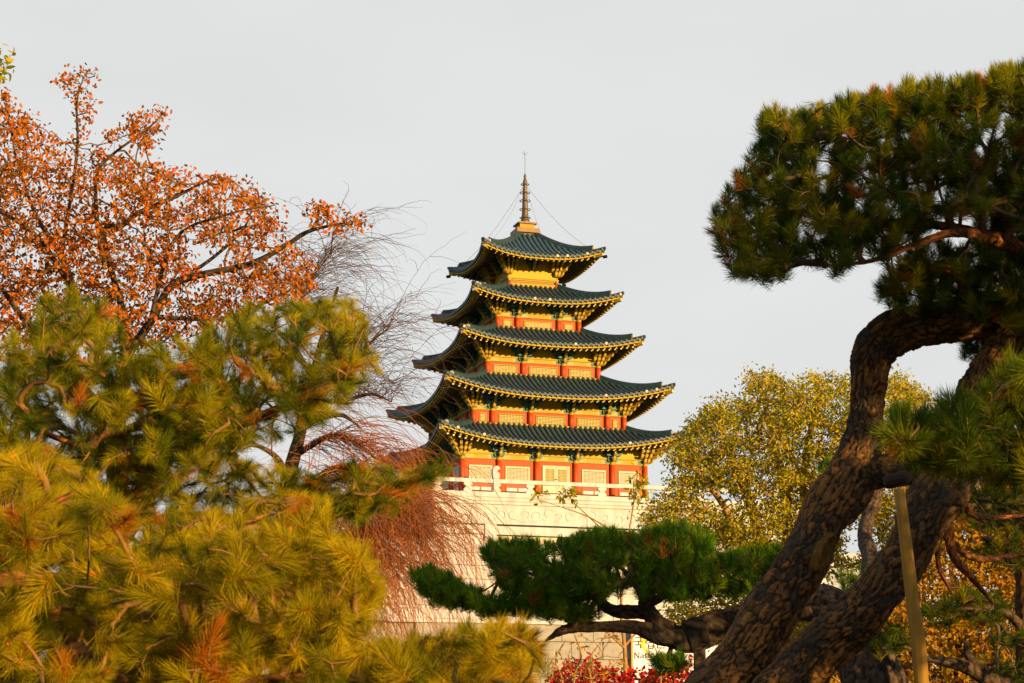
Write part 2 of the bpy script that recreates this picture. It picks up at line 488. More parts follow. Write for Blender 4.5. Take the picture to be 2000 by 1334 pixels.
def roof(i):
    S = STO[i]
    Wc, Hc, sag = S['W'], S['H'], S['sag']
    Em = Wc - 0.42
    if i < 4: wt, Ht = STO[i + 1]['w'], STO[i + 1]['z'] + 0.02
    else: wt, Ht = 0.62, 21.62
    E = lambda a: Em + (Wc - Em) * min(1, abs(a) / Wc) ** 2.6
    ze = lambda a: Hc - sag * (1 - min(1, abs(a) / Wc) ** 2.5)

    def zs(a, o):
        e = E(a)
        s = max(0.0, min(1.0, (e - o) / (e - wt)))
        return ze(a) + (Ht - ze(a)) * (0.66 * s + 0.34 * s * s)
    # pan surface + soffit = the roof body
    mb = MB()
    NA, NO = 41, 9
    for k in range(4):
        T = side(k)
        top, bot = [], []
        for a in np.linspace(-Wc, Wc, NA):
            e = E(a)
            inner = max(wt, abs(a))
            for t in np.linspace(0, 1, NO):
                o = e + (inner - e) * t
                top.append(T(a, o, zs(a, o)))
            inner2 = max(S['w'], abs(a))
            zu = S['z'] + S['sof']
            for t in np.linspace(0, 1, 4):
                o = e - 0.06 + (inner2 - e + 0.06) * t
                f = (e - o) / (e - S['w'])
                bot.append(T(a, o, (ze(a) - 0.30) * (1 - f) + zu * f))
        mb.add(top, [(x * NO + y, (x + 1) * NO + y, (x + 1) * NO + y + 1, x * NO + y + 1) for x in range(NA - 1) for y in range(NO - 1)])
        R = mb
        R.sof = getattr(R, 'sof', []) + [bot]
        edge = []
        for a in np.linspace(-Wc, Wc, NA):
            edge += [T(a, E(a), zs(a, E(a))), T(a, E(a) - 0.03, ze(a) - 0.12)]
        mb.add(edge, [(2 * x, 2 * x + 1, 2 * x + 3, 2 * x + 2) for x in range(NA - 1)])
    rf = mb.obj('roof', M['pan'], PG)
    sb = MB()
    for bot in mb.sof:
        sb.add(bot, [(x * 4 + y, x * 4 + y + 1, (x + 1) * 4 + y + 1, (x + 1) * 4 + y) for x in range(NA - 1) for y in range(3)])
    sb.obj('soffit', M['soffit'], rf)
    # tile rows
    n = int(round(2 * Wc / 0.405))
    xs = (np.arange(n) + 0.5) / n * 2 * Wc - Wc
    pale = set(np.random.default_rng(i + 3).choice(n, 3, replace=False).tolist())
    for k in range(4):
        T = side(k)
        bulk, ends, drips = MB(), MB(), MB()
        for q, a in enumerate(xs):
            one = bulk if k else MB()
            e = E(a) + 0.05
            inner = max(wt, abs(a) + 0.05)
            if e - inner < 0.15: continue
            m = 9
            ring = []
            os_ = np.linspace(e, inner, m)
            for jj, o in enumerate(os_):
                z = zs(a, o) + 0.02
                for ang in np.linspace(0, math.pi, 6):
                    ring.append(T(a + 0.14 * math.cos(ang), o, z + 0.15 * math.sin(ang) - 0.01 + (0.012 if jj % 2 else 0)))
            one.add(ring, [(x * 6 + y, x * 6 + y + 1, (x + 1) * 6 + y + 1, (x + 1) * 6 + y) for x in range(m - 1) for y in range(5)])
            if k == 0: one.obj('tile_row', M['tile'], rf, smooth=False)
            zz = zs(a, e) + 0.03
            disc = [T(a + 0.115 * math.cos(g), e + 0.02, zz + 0.02 + 0.115 * math.sin(g)) for g in np.linspace(0, 2 * math.pi, 10, endpoint=False)]
            disc += [T(a + 0.115 * math.cos(g), e - 0.06, zz + 0.02 + 0.115 * math.sin(g)) for g in np.linspace(0, 2 * math.pi, 10, endpoint=False)]
            F = [tuple(range(10))] + [(x, x + 10, (x + 1) % 10 + 10, (x + 1) % 10) for x in range(10)]
            if q in pale and k == 0:
                pm = MB(); pm.add(disc, F); pm.obj('tile_end', M['plaster'], rf, label='pale replaced tile end')
            else: ends.add(disc, F)
            a2 = a + Wc / n
            if abs(a2) < Wc:
                e2 = E(a2) + 0.06
                z2 = zs(a2, e2)
                prof = [(-0.11, 0.05), (0.11, 0.05), (0.10, -0.06), (0.05, -0.14), (0, -0.17), (-0.05, -0.14), (-0.10, -0.06)]
                drips.add([T(a2 + x, e2, z2 + y) for x, y in prof] + [T(a2 + x, e2 - 0.04, z2 + y) for x, y in prof],
                          [tuple(range(7)), tuple(range(13, 6, -1))] + [(x, x + 7, (x + 1) % 7 + 7, (x + 1) % 7) for x in range(7)])
        if k: bulk.obj('tile_rows', M['tile'], rf, 'stuff')
        ends.obj('tile_ends', M['tile_end'], rf, 'stuff')
        drips.obj('drip_tiles', M['tile'], rf, 'stuff')
        # eave board and rafters
        eb = MB()
        pts = np.linspace(-Wc, Wc, 31)
        Vv = []
        for a in pts:
            e, z = E(a) - 0.07, ze(a)
            Vv += [T(a, e, z - 0.12), T(a, e, z - 0.25), T(a, e - 0.12, z - 0.25), T(a, e - 0.12, z - 0.12)]
        eb.add(Vv, [(4 * x + y, 4 * x + (y + 1) % 4, 4 * x + 4 + (y + 1) % 4, 4 * x + 4 + y) for x in range(30) for y in range(4)])
        eb.obj('eave_board', M['yellow'], rf)
        ra, fl, ed = MB(), MB(), MB()
        zu = S['z'] + S['sof']
        nr = int(round(2 * Wc / 0.47))
        for a in np.linspace(-Wc + 0.3, Wc - 0.3, nr):
            e = E(a)
            w_ = S['w']
            inner = max(w_, abs(a) + 0.05)
            zl = lambda o: (ze(a) - 0.30) * (1 - (e - o) / (e - w_)) + zu * (e - o) / (e - w_)
            o1 = e - 0.14
            o0 = max(inner, e - 1.1)
            if o1 - o0 > 0.1:
                fl.add([T(a + dx, o, zl(o) - dz) for o in (o1, o0) for dx, dz in ((-.06, .0), (.06, .0), (.06, .14), (-.06, .14))],
                       [(0, 1, 2, 3), (0, 4, 5, 1), (1, 5, 6, 2), (2, 6, 7, 3), (3, 7, 4, 0)])
            o1 = e - 0.48
            if o1 - inner > 0.1:
                ra.tube([T(a, o1, zl(o1) - 0.20), T(a, inner, zl(inner) - 0.13)], 0.085, 6)
                c = T(a, o1 + 0.012, zl(o1) - 0.20)
                ed.add([T(a + 0.088 * math.cos(g), o1 + 0.012, zl(o1) - 0.20 + 0.088 * math.sin(g)) for g in np.linspace(0, 2 * math.pi, 8, endpoint=False)], [tuple(range(8))])
        ra.obj('rafters', M['rafter'], rf, 'stuff')
        fl.obj('flying_rafters', M['yellow'], rf, 'stuff')
        ed.obj('rafter_ends', M['wframe'], rf, 'stuff')
    # hip ridges and corner beams
    for (sx, sy) in ((-1, -1), (1, -1), (1, 1), (-1, 1)):
        hr, end = MB(), MB()
        prof = [(-0.17, -0.05), (-0.17, 0.26), (-0.13, 0.29), (-0.13, 0.34), (0, 0.41), (0.13, 0.34), (0.13, 0.29), (0.17, 0.26), (0.17, -0.05)]
        P = []
        m = 14
        dd = np.linspace(wt + 0.02, Wc - 0.75, m)
        dx, dy = sx * math.sqrt(.5), sy * math.sqrt(.5)
        px_, py_ = -dy, dx
        hh = []
        for j, d in enumerate(dd):
            z = zs(d, d) + 0.0
            lift = 0.10 * (j / (m - 1)) ** 3
            sc = 1.0
            for (u, v) in prof:
                P.append((sx * d + px_ * u, sy * d + py_ * u, z + v * sc + (lift if v > 0 else 0)))
        kk = len(prof)
        F = [(x * kk + y, x * kk + y + 1, (x + 1) * kk + y + 1, (x + 1) * kk + y) for x in range(m - 1) for y in range(kk - 1)]
        F += [tuple(range(kk)), tuple((m - 1) * kk + y for y in range(kk))]
        hr.add(P, F)
        # lower thinner ridge out to the tip
        P = []
        prof2 = [(-0.14, -0.03), (-0.14, 0.12), (0, 0.2), (0.14, 0.12), (0.14, -0.03)]
        dd2 = np.linspace(Wc - 0.78, Wc + 0.02, 5)
        for d in dd2:
            z = zs(d, min(d, Wc))
            for u, v in prof2: P.append((sx * d + px_ * u, sy * d + py_ * u, z + v + 0.03 * (d > Wc - .2)))
        hr.add(P, [(x * 5 + y, x * 5 + y + 1, (x + 1) * 5 + y + 1, (x + 1) * 5 + y) for x in range(4) for y in range(4)] + [tuple(range(5)), tuple(20 + y for y in range(5))])
        ho = hr.obj('hip_ridge', M['ridge'], rf)
        d = Wc - 0.735
        z = zs(d, d)
        rr = []
        for off in (0.0, 0.09):
            for g in np.linspace(0, 2 * math.pi, 10, endpoint=False):
                u, v = 0.15 * math.cos(g), 0.20 + 0.18 * math.sin(g)
                rr.append((sx * (d + off) + px_ * u, sy * (d + off) + py_ * u, z + v))
        end.add(rr, [tuple(range(10, 20)), ] + [(x, (x + 1) % 10, (x + 1) % 10 + 10, x + 10) for x in range(10)])
        end.obj('ridge_end_cap', M['plaster'], rf)
        cb, ce = MB(), MB()
        z0 = S['z'] + S['sof'] - 0.45
        q0, q1 = S['w'] - 0.1, Wc - 0.12
        zt = Hc - 0.30
        def bm(q, u, z): return (sx * q + px_ * u, sy * q + py_ * u, z)
        P = []
        for q, za, zb in ((q0, z0, z0 + 0.4), (q0 + (q1 - q0) * .6, (z0 * .5 + (zt - .36) * .5), (z0 * .5 + (zt - .36) * .5) + .4), (q1 - .25, zt - 0.30, zt), (q1, zt - 0.22, zt)):
            P += [bm(q, -.15, za), bm(q, .15, za), bm(q, .15, zb), bm(q, -.15, zb)]
        cb.add(P, [(4 * x + y, 4 * x + (y + 1) % 4, 4 * x + 4 + (y + 1) % 4, 4 * x + 4 + y) for x in range(3) for y in range(4)])
        cb.obj('corner_beam', M['yellow'], rf)
        ce.add([bm(q1 + .01, -.15, zt - .22), bm(q1 + .01, .15, zt - .22), bm(q1 + .01, .15, zt), bm(q1 + .01, -.15, zt),
                bm(q1 - .03, -.15, zt - .22), bm(q1 - .03, .15, zt - .22), bm(q1 - .03, .15, zt), bm(q1 - .03, -.15, zt)],
               [(0, 1, 2, 3), (0, 4, 5, 1), (1, 5, 6, 2), (2, 6, 7, 3), (3, 7, 4, 0)])
        ce.obj('beam_end', M['plaster'], rf)
        if i == 4:
            hk = MB()
            hk.tube([bm(q1, 0, zt - .3), bm(q1 + .22, 0, zt - .3)], .13, 8)
            hk.obj('bell_hook', M['strap'], rf)
    return rf


def lattice(par, T, a0, a1, z0, z1, o, nx, nz, bar, mframe, fr, name='window', backm='paper', latm='lattice'):
    f = MB()
    f.box(a0, a1, o, o + .07, z1 - fr, z1, T)
    f.box(a0, a1, o, o + .07, z0, z0 + fr, T)
    f.box(a0, a0 + fr, o, o + .067, z0 + fr, z1 - fr, T)
    f.box(a1 - fr, a1, o, o + .067, z0 + fr, z1 - fr, T)
    fo = f.obj(name, M[mframe], par)
    p = MB()
    p.box(a0 + fr, a1 - fr, o + .002, o + .012, z0 + fr, z1 - fr, T)
    p.obj('pane', M[backm], fo)
    l = MB()
    b0, b1, y0, y1 = a0 + fr, a1 - fr, z0 + fr, z1 - fr
    for x in np.linspace(b0, b1, nx + 2)[1:-1]: l.box(x - bar / 2, x + bar / 2, o + .02, o + .045, y0, y1, T)
    for y in np.linspace(y0, y1, nz + 2)[1:-1]: l.box(b0, b1, o + .022, o + .048, y - bar / 2, y + bar / 2, T)
    l.obj('lattice', M[latm], fo)
    return fo


def bracket(par, T, a, o0, zb, zt, tiers, reach, spread=1.0):
    """an inverted stack of teal cross-arms with golden tongues pointing out"""
    b, g, tp = MB(), MB(), MB()
    h = (zt - zb) / tiers
    for q in range(tiers):
        z = zb + q * h
        ln = (0.38 + 0.31 * q) * spread
        for p in range(q + 1):
            l2 = ln * (1 - 0.16 * p)
            oo = 0.02 + p * reach / tiers
            prof = [(-l2, .42 * h), (-l2 * .93, .12 * h), (-l2 * .75, 0), (l2 * .75, 0), (l2 * .93, .12 * h), (l2, .42 * h), (l2, .62 * h), (-l2, .62 * h)]
            P = [T(a + x, o0 + oo, z + y) for x, y in prof] + [T(a + x, o0 + oo + .13, z + y) for x, y in prof]
            b.add(P, [tuple(range(8)), tuple(range(15, 7, -1))] + [(x, x + 8, (x + 1) % 8 + 8, (x + 1) % 8) for x in range(8)])
            for x in (-l2 * .82, 0, l2 * .82):
                b.box(a + x - .075, a + x + .075, o0 + oo - .01, o0 + oo + .15, z + .62 * h, z + .98 * h, T)
        tongue(g, tp, lambda u, o, z_: T(a + u, o0 + o, z_), reach * (q + 1.75) / tiers, z, h)
    o = b.obj('bracket_set', M['teal'], par)
    g.obj('bracket_tongue', M['gold'], o)
    tp.obj('tongue_tip', M['tip'], o, 'stuff')
    return o


def tongue(g, tp, TD, L, z, h, wd=.08):
    g.prism([(0, z + .1 * h), (L * .6, z), (L * .85, z + .02 * h), (L + .05, z + .35 * h), (L + .14, z + .95 * h), (L + .02, z + .85 * h), (L * .8, z + .6 * h), (0, z + .7 * h)], -wd, wd, TD)
    tp.prism([(L + .02, z + .25 * h), (L + .07, z + .36 * h), (L + .17, z + .95 * h), (L + .09, z + .9 * h)], -wd - .015, wd + .015, TD)


def corner_cluster(par, T, a, sgn, o0, zb, zt, tiers, reach):
    """fan of golden tongues round an outer corner, each tier reaching further out"""
    g, tp, b = MB(), MB(), MB()
    h = (zt - zb) / tiers
    for q in range(tiers):
        for ang, f, sh in ((0, .8, -.42), (0, .85, -.1), (18, .95, 0), (45, 1.35, 0), (72, .95, 0), (90, .85, 0)):
            c, s_ = math.cos(math.radians(ang)), math.sin(math.radians(ang))
            L = reach * f * (q + 1.6) / tiers
            if sh < -.3 and q < 1: continue
            TD = lambda u, o, z_: T(a + sgn * (o * s_ + u * c + sh), o0 + o * c - u * s_, z_)
            tongue(g, tp, TD, L, zb + q * h, h, .085)
        r = .25 + .55 * reach * q / tiers
        b.box(*sorted((a - sgn * (.3 + .1 * q), a + sgn * r * .8)), o0 - .1, o0 + r * .8, zb + q * h + .62 * h, zb + q * h + .96 * h, T)
    o = g.obj('corner_bracket', M['gold'], par)
    tp.obj('tongue_tip', M['tip'], o, 'stuff')
    b.obj('bracket_block', M['teal'], o)


COLS = [
    [-7.2, -4.38, -1.45, 1.62, 4.55, 7.2],
    [-6.0, -4.52, -1.55, 1.72, 4.62, 6.0],
    [-4.48, -1.62, 1.62, 4.48],
    [-3.32, -1.72, 1.66, 3.32],
    [-1.96, 1.96],
]


def storey(i):
    S = STO[i]
    z, w_, red, lin, sof = S['z'], S['w'], S['red'], S['lin'], S['sof']
    core = MB()
    core.box(-w_ + .12, w_ - .12, -w_ + .12, w_ - .12, z - (0.55 if i == 0 else 0.3), z + sof + .1)
    core.obj('wall', M['red'] if i < 4 else M['yellow'], PG)
    cols = COLS[i]
    zb = z - (0.55 if i == 0 else 0.1)
    for k in range(4):
        T = side(k)
        full = k in (0, 3)
        o = w_ - .12
        # base sill
        if i:
            s = MB(); s.box(-w_ - .05, w_ + .05, o, w_ + .06, z - .05, z + .10, T); s.obj('sill_beam', M['yellow'], PG)
        # lintel band and bracket panel
        l = MB(); l.box(-w_ + .02, w_ - .02, o, o + .10, z + red, z + lin, T); l.obj('lintel', M['yellow2'], PG)
        p = MB(); p.box(-w_ + .02, w_ - .02, o, o + .04, z + lin + .004, z + sof, T); p.obj('bracket_panel', M['panel'], PG)
        pl = MB(); pl.box(-w_ - .02, w_ + .02, o, o + .17, z + lin - .002, z + lin + .09, T); pl.obj('plate_beam', M['yellow2'], PG)
        if not full: continue
        for c in cols:
            if k == 3 and c == cols[-1]: continue     # the near corner column belongs to the front
            cm = MB()
            x, y, _ = T(c, w_ - .05, 0)
            r = .2 if i < 4 else .14
            cm.lathe([(r * 1.02, zb), (r, z + red * .5), (r * .97, z + red - .06)], 14, (x, y))
            co = cm.obj('column', M['column'], PG, smooth=True)
            cap = MB()
            cap.lathe([(r * 1.02, z + red - .06), (r * 1.02, z + lin)], 14, (x, y))
            cap.obj('painted_column_head', M['yellow2'], co)
        # white/green edge strip of the lintel
        bays = list(zip(cols[:-1], cols[1:]))
        for bi, (c0, c1) in enumerate(bays):
            m_ = (c0 + c1) / 2
            if i == 0:
                a0, a1 = c0 + .52, c1 - .52
                if bi == 2:
                    a0, a1 = c0 + .47, c1 - .47
                    f = MB()
                    f.box(a0, a1, o, o + .1, 1.93, 2.05, T); f.box(a0, a0 + .12, o, o + .098, -.3, 1.93, T); f.box(a1 - .12, a1, o, o + .098, -.3, 1.93, T)
                    do = f.obj('door', M['wframe'], PG)
                    for (x0, x1) in ((a0 + .12, (a0 + a1) / 2 - .015), ((a0 + a1) / 2 + .015, a1 - .12)):
                        lf = MB()
                        lf.box(x0, x1, o, o + .05, -.3, .75, T)
                        lf.box(x0 + .15, x1 - .15, o + .05, o + .065, -.1, .55, T)
                        for (q0, q1, r0, r1) in ((x0, x1, .75, .87), (x0, x1, 1.8, 1.93), (x0, x0 + .12, .87, 1.8), (x1 - .12, x1, .87, 1.8)):
                            lf.box(q0, q1, o, o + .052, r0, r1, T)
                        lf.obj('door_leaf', M['wframe'], do)
                        ll = MB()
                        for x in np.linspace(x0 + .12, x1 - .12, 8)[1:-1]: ll.box(x - .02, x + .02, o + .02, o + .04, .87, 1.8, T)
                        for y in np.linspace(.87, 1.8, 9)[1:-1]: ll.box(x0 + .12, x1 - .12, o + .022, o + .043, y - .012, y + .012, T)
                        ll.obj('lattice', M['lattice'], do)
                        bk = MB(); bk.box(x0 + .12, x1 - .12, o, o + .01, .87, 1.8, T); bk.obj('pane', M['paper'], do)
                    lk = MB(); lk.lathe([(.001, 0), (.09, .02), (.09, .08), (.001, .1)], 10); 
                    x, y, _ = T((a0 + a1) / 2, o + .08, 0)
                    lo = lk.obj('lock', M['copper'], do); lo.location = (x, y, .98)
                    continue
                lattice(PG, T, a0, a1, .60, 1.88, o, 14, 10, .04, 'wframe', .12, 'window', 'screen', 'wframe')
                wp = MB()
                wp.box(a0, a1, o, o + .05, -.42, .52, T)
                wo = wp.obj('wainscot', M['column'], PG)
                for (x0, x1) in ((a0 + .1, m_ - .06), (m_ + .06, a1 - .1)):
                    pp = MB(); pp.box(x0, x1, o + .05, o + .07, .02, .26, T); pp.obj('white_panel', M['white'], wo)
            elif i < 4:
                wd = c1 - c0
                if wd < 1.0: continue
                ins = .48 if wd > 2 else .46
                a0, a1 = c0 + ins, c1 - ins
                if i == 3 and wd > 2: a0, a1 = c0 + .55, c1 - .55
                lattice(PG, T, a0, a1, z + .11, z + red - .2, o, max(3, int((a1 - a0) / .13)), 5, .034, 'yframe', .06)
            else:
                gb = MB(); gb.box(-w_ + .1, w_ - .1, o, o + .06, z + .34, z + .40, T); gb.obj('panel_rail', M['column'], PG)
                yb = MB(); yb.box(-w_ + .02, w_ - .02, o + .001, o + .13, z + .10, z + .30, T); yb.obj('yellow_ledge', M['yellow'], PG)
        # painted ornaments on the lintel: pale rings left, teal scroll right of each bay
        orn = MB(); orn2 = MB()
        if i < 4:
            for c0, c1 in bays:
                if c1 - c0 < 1.0: continue
                zm = z + (red + lin) / 2
                hr = (lin - red) * .36
                for x in (c0 + .45, c0 + .45 + hr * 2.2, c1 - .75):
                    ring = [(x + r * math.cos(g), zm + r * math.sin(g)) for r in (hr, hr * .62) for g in np.linspace(0, 2 * math.pi, 12, endpoint=False)]
                    orn.add([T(x_, o + .108, z_) for x_, z_ in ring], [(q, (q + 1) % 12, (q + 1) % 12 + 12, q + 12) for q in range(12)])
                x = c1 - .42
                orn2.add([T(x + .24 * math.cos(g), o + .107, zm + hr * 1.1 * math.sin(g)) for g in np.linspace(0, 2 * math.pi, 12, endpoint=False)], [tuple(range(12))])
            orn.obj('painted_rings', M['lattice'], PG, 'stuff')
            orn2.obj('painted_scrolls', M['teal'], PG, 'stuff')
        # eave purlin behind the brackets
        pu = MB(); pu.box(-w_ + .0, w_ - .0, o + .45, o + .66, z + sof - .42, z + sof - .16, T); pu.obj('purlin', M['teal'], PG)
        # brackets
        zbk, ztk = z + red + .14, z + sof - .32
        tiers = 4 if i else 3
        if i == 0: zbk, ztk = z + lin - .18, z + sof - .28
        inner = cols[1:-1]
        for c in inner: bracket(PG, T, c, o + .1, zbk, ztk, tiers, 1.0 if i else .8, 1.0 if i else 1.05)
        if i == 4: bracket(PG, T, 0, o, zbk + .75, ztk + .1, 4, 1.0, .75)
        for sgn in (-1, 1):
            if k == 3 and sgn == 1: continue
            corner_cluster(PG, T, sgn * (w_ - .14), sgn, o, zbk - (.04 if i < 4 else -.3), ztk + .1, 4 if i == 0 else 5, 1.22 if i else 1.1)


for i in range(5):
    storey(i)
    roof(i)

# finial
Z0 = 21.42
fb = MB()
fb.box(-.72, .72, -.72, .72, Z0, Z0 + .34)
fin = fb.obj('finial', M['tile'], PG)
fb = MB(); fb.box(-.95, .95, -.95, .95, Z0 + .34, Z0 + .70); fb.obj('finial_plinth', M['copper'], fin)
fb = MB(); fb.box(-.62, .62, -.62, .62, Z0 + .70, Z0 + 1.12); fb.obj('finial_block', M['yframe'], fin)
fb = MB(); fb.box(-.78, .78, -.78, .78, Z0 + 1.12, Z0 + 1.24); fb.obj('finial_slab', M['bronze'], fin)
fb = MB()
fb.lathe([(.50, Z0 + 1.24), (.36, Z0 + 1.5), (.30, Z0 + 1.75), (.255, Z0 + 2.2), (.20, Z0 + 3.6), (.17, Z0 + 4.5), (.20, Z0 + 4.65), (.13, Z0 + 4.98), (.09, Z0 + 5.1), (.13, Z0 + 5.2), (.02, Z0 + 5.5)], 14)
fb.obj('finial_shaft', M['bronze'], fin, smooth=True)
for z, r in ((1.75, .42), (2.45, .43), (3.18, .42), (3.85, .39), (4.55, .32)):
    rg = MB()
    ca = np.linspace(0, 2 * math.pi, 21)
    rg.tube([(r * math.cos(g), r * math.sin(g), Z0 + z) for g in ca], .035, 6)
    for g in (0.4, 1.97, 3.54, 5.11): rg.tube([(.15 * math.cos(g), .15 * math.sin(g), Z0 + z), (r * math.cos(g), r * math.sin(g), Z0 + z)], .02, 5)
    rg.obj('finial_ring', M['bronze'], fin)
ln = MB()
ln.tube([(0, 0, Z0 + 5.4), (0, 0, Z0 + 7.15)], .022, 5)
for g in (0, 2.1, 4.2): ln.tube([(0, 0, Z0 + 7.0), (.28 * math.cos(g), .28 * math.sin(g), Z0 + 7.35)], .014, 4)
ln.obj('lightning_rod', M['wire'], fin)
for sx, sy in ((-1, -1), (1, -1), (1, 1), (-1, 1)):
    gw = MB()
    p0, p1 = np.array([sx * .1, sy * .1, Z0 + 4.4]), np.array([sx * 4.2, sy * 4.2, 19.75])
    gw.tube([p0 + (p1 - p0) * t - np.array([0, 0, .5 * math.sin(math.pi * t) ** 1.0]) for t in np.linspace(0, 1, 9)], .013, 4)
    gw.obj('guy_wire', M['wire'], fin)

# ------------------------------------------------------------------ stone platform building under the pagoda
BS = empty('stone_platform', (ORG[0], ORG[1], 0.0), TH)
tag(BS, 'tall tiered pale granite platform building with balustrade carrying the pagoda', 'platform')
ZB = ORG[2]
F0 = side(0)
X0, X1 = -10.35, 22.0


def slab(name, a0, a1, o, depth, z0, z1, m, par=BS, kind=None):
    q = MB(); q.box(a0, a1, o - depth, o, z0 + ZB, z1 + ZB, F0)
    return q.obj(name, m, par, kind)


slab('terrace_slab', X0, X1, 10.4, 30, -.86, -.5, M['granite'])
slab('cornice', X0 + .06, X1, 10.32, 29, -1.13, -.863, M['granite'])
slab('cornice', X0 + .12, X1, 10.24, 29, -1.36, -1.133, M['granite'])
fz = slab('frieze', X0 + .25, X1, 10.12, 29, -2.78, -1.363, M['granite'])
# carved cloud scrolls
cl = MB()
rr_ = np.random.default_rng(5)
x = X0 + .8
while x < 12:
    r = rr_.uniform(.28, .52)
    zc = -2.1 + rr_.uniform(-.25, .2)
    g0, sgn = rr_.uniform(0, 6.28), rr_.choice([-1, 1])
    pts = []
    for t in np.linspace(0, 1, 14):
        g = g0 + sgn * t * rr_.uniform(4.2, 4.3)
        q = r * (1 - .62 * t)
        pts.append(F0(x + q * math.cos(g), 10.125, ZB + zc + q * math.sin(g)))
    cl.tube(pts, .05, 5)
    for _ in range(2):
        xx, zz = x + rr_.uniform(-.5, .5), zc + rr_.choice([-.45, .4]) + rr_.uniform(-.1, .1)
        cl.tube([F0(xx + .16 * math.cos(g), 10.125, ZB + zz + .11 * math.sin(g)) for g in np.linspace(0, 3.6, 7)], .028, 5)
    x += rr_.uniform(.75, 1.15)
cl.obj('cloud_carving', M['granite'], fz, 'stuff')
# pier band and recessed window strip below the frieze
slab('wall_core', X0 + .6, X1, 9.55, 28, -20.0 + .06, -2.783, M['granite2'])
slab('pier', X0 + .3, -6.25, 10.0, 2, -3.5, -2.86, M['granite'])
slab('pier', -6.25, -5.4, 10.12, 2, -4.6, -2.786, M['granite'])
slab('lintel_slab', -5.4, X1, 9.98, 2, -3.52, -2.90, M['granite'])
for k, a in enumerate(np.arange(-5.35, 8.0, 1.62)):
    q = MB(); q.box(a, a + 1.54, 9.551, 9.60, ZB - 4.7, ZB - 3.53, F0)
    wq = q.obj('window', M['glass'], BS)
    q = MB(); q.box(a + 1.54, a + 1.62, 9.551, 9.68, ZB - 4.7, ZB - 3.53, F0); q.obj('mullion', M['granite'], wq)
# coursed blocks, joints left open
brng = random.Random(4)


def blocks(a0, a1, o, z0, z1, m, bw, bh, limit=1000):
    z = z1
    row = 0
    while z - .2 > z0:
        h = min(bh * brng.uniform(.9, 1.1), z - z0)
        a = a0 - (row % 2) * bw * .5
        while a < a1:
            L = bw * brng.uniform(.8, 1.2)
            x0, x1 = max(a, a0), min(a + L, a1)
            if x1 - x0 > .1:
                pr = brng.uniform(0, .035)
                q = MB(); q.box(x0 + .02, x1 - .02, o - .3, o + pr, ZB + z - h + .02, ZB + z - .02, F0)
                q.obj('stone_block', m, BS)
            a += L
        z -= h
        row += 1


blocks(X0 + .3, -5.45, 9.9, -4.6, -3.53, M['granite'], 2.2, .55)
slab('tier_core', -21.0, X1 + 2, 12.7, 4, -19.94, -4.35, M['granite2'])
blocks(-21.1, 12, 12.95, -8.0, -4.3, M['granite'], 2.3, .92)
slab('tier_core', -27.6, X1 + 4, 17.6, 5, -19.94, -7.95, M['granite2'])
slab('coping', -27.9, X1 + 4, 18.0, 1.2, -8.2, -7.9, M['granite'])
blocks(-27.7, 12, 17.85, -11.2, -8.2, M['granite'], 2.3, .98)
slab('lower_wall', -34, 26, 20.2, 3, -19.94, -10.55, M['grey_stone'])
slab('coping', -34, 26, 20.6, 1.0, -10.55, -10.3, M['granite'])
blocks(-14, 12, 20.42, -16.0, -10.56, M['grey_stone'], 2.4, 1.05)
# balustrade
zr = -.5
ra = MB()
ra.box(X0 - .02, X1, 10.06, 10.34, ZB + zr + .66, ZB + zr + .94, F0)
bal = ra.obj('handrail', M['granite'], BS)
side3 = side(3)
ra = MB(); ra.box(-10, 10.05, 10.02, 10.30, ZB + zr + .66, ZB + zr + .94, side3); ra.obj('handrail', M['granite'], BS)
bprof = [(-.20, 0), (-.33, .06), (-.30, .2), (-.17, .30), (-.15, .36), (-.30, .46), (-.33, .55), (-.25, .66), (.25, .66), (.33, .55), (.30, .46), (.15, .36), (.17, .30), (.30, .2), (.33, .06), (.20, 0)]
for a in (-9.85, -7.6, -5.45, -2.9, -.05, 2.65, 5.3, 7.9, 10.5):
    wd = .9 if abs(a + 5.45) < .1 else 1.0
    q = MB()
    P = [F0(a + x * 1.0, 10.09, ZB + zr + y) for x, y in bprof] + [F0(a + x, 10.31, ZB + zr + y) for x, y in bprof]
    n = len(bprof)
    q.add(P, [tuple(range(n)), tuple(range(2 * n - 1, n - 1, -1))] + [(x, x + n, (x + 1) % n + n, (x + 1) % n) for x in range(n)])
    q.obj('baluster', M['granite'], BS)
q = MB(); a = -5.5
q.box(a - .2, a + .2, 10.0, 10.4, ZB + zr, ZB + zr + 1.0, F0)
po = q.obj('balustrade_post', M['granite'], BS)
q = MB()
hp = [(-.23, 1.0), (.23, 1.0), (.26, 1.25), (.2, 1.4), (.06, 1.5), (.1, 1.6), (.26, 1.66), (.25, 1.8), (.08, 1.92), (-.12, 1.88), (-.26, 1.7), (-.28, 1.35)]
n = len(hp)
P = [F0(a + x, 9.98, ZB + zr + y) for x, y in hp] + [F0(a + x, 10.42, ZB + zr + y) for x, y in hp]
q.add(P, [tuple(range(n)), tuple(range(2 * n - 1, n - 1, -1))] + [(x, x + n, (x + 1) % n + n, (x + 1) % n) for x in range(n)])
q.obj('carved_head', M['granite'], po)


# ------------------------------------------------------------------ sign board on the lower wall
def on_plane(px, py, o):
    """local (a,z) on the plane o metres in front of the pagoda axis"""
    d0 = at(px, py, 1.0) - np.array([0, 0, EYE])
    nrm = np.array([math.sin(TH), -math.cos(TH), 0])
    c0 = np.array([ORG[0], ORG[1], 0])
    t = (o - np.dot(nrm, np.array([0, 0, EYE]) - c0)) / np.dot(nrm, d0)
    P = np.array([0, 0, EYE]) + d0 * t
    return np.dot(P - c0, [math.cos(TH), math.sin(TH), 0]), P[2]


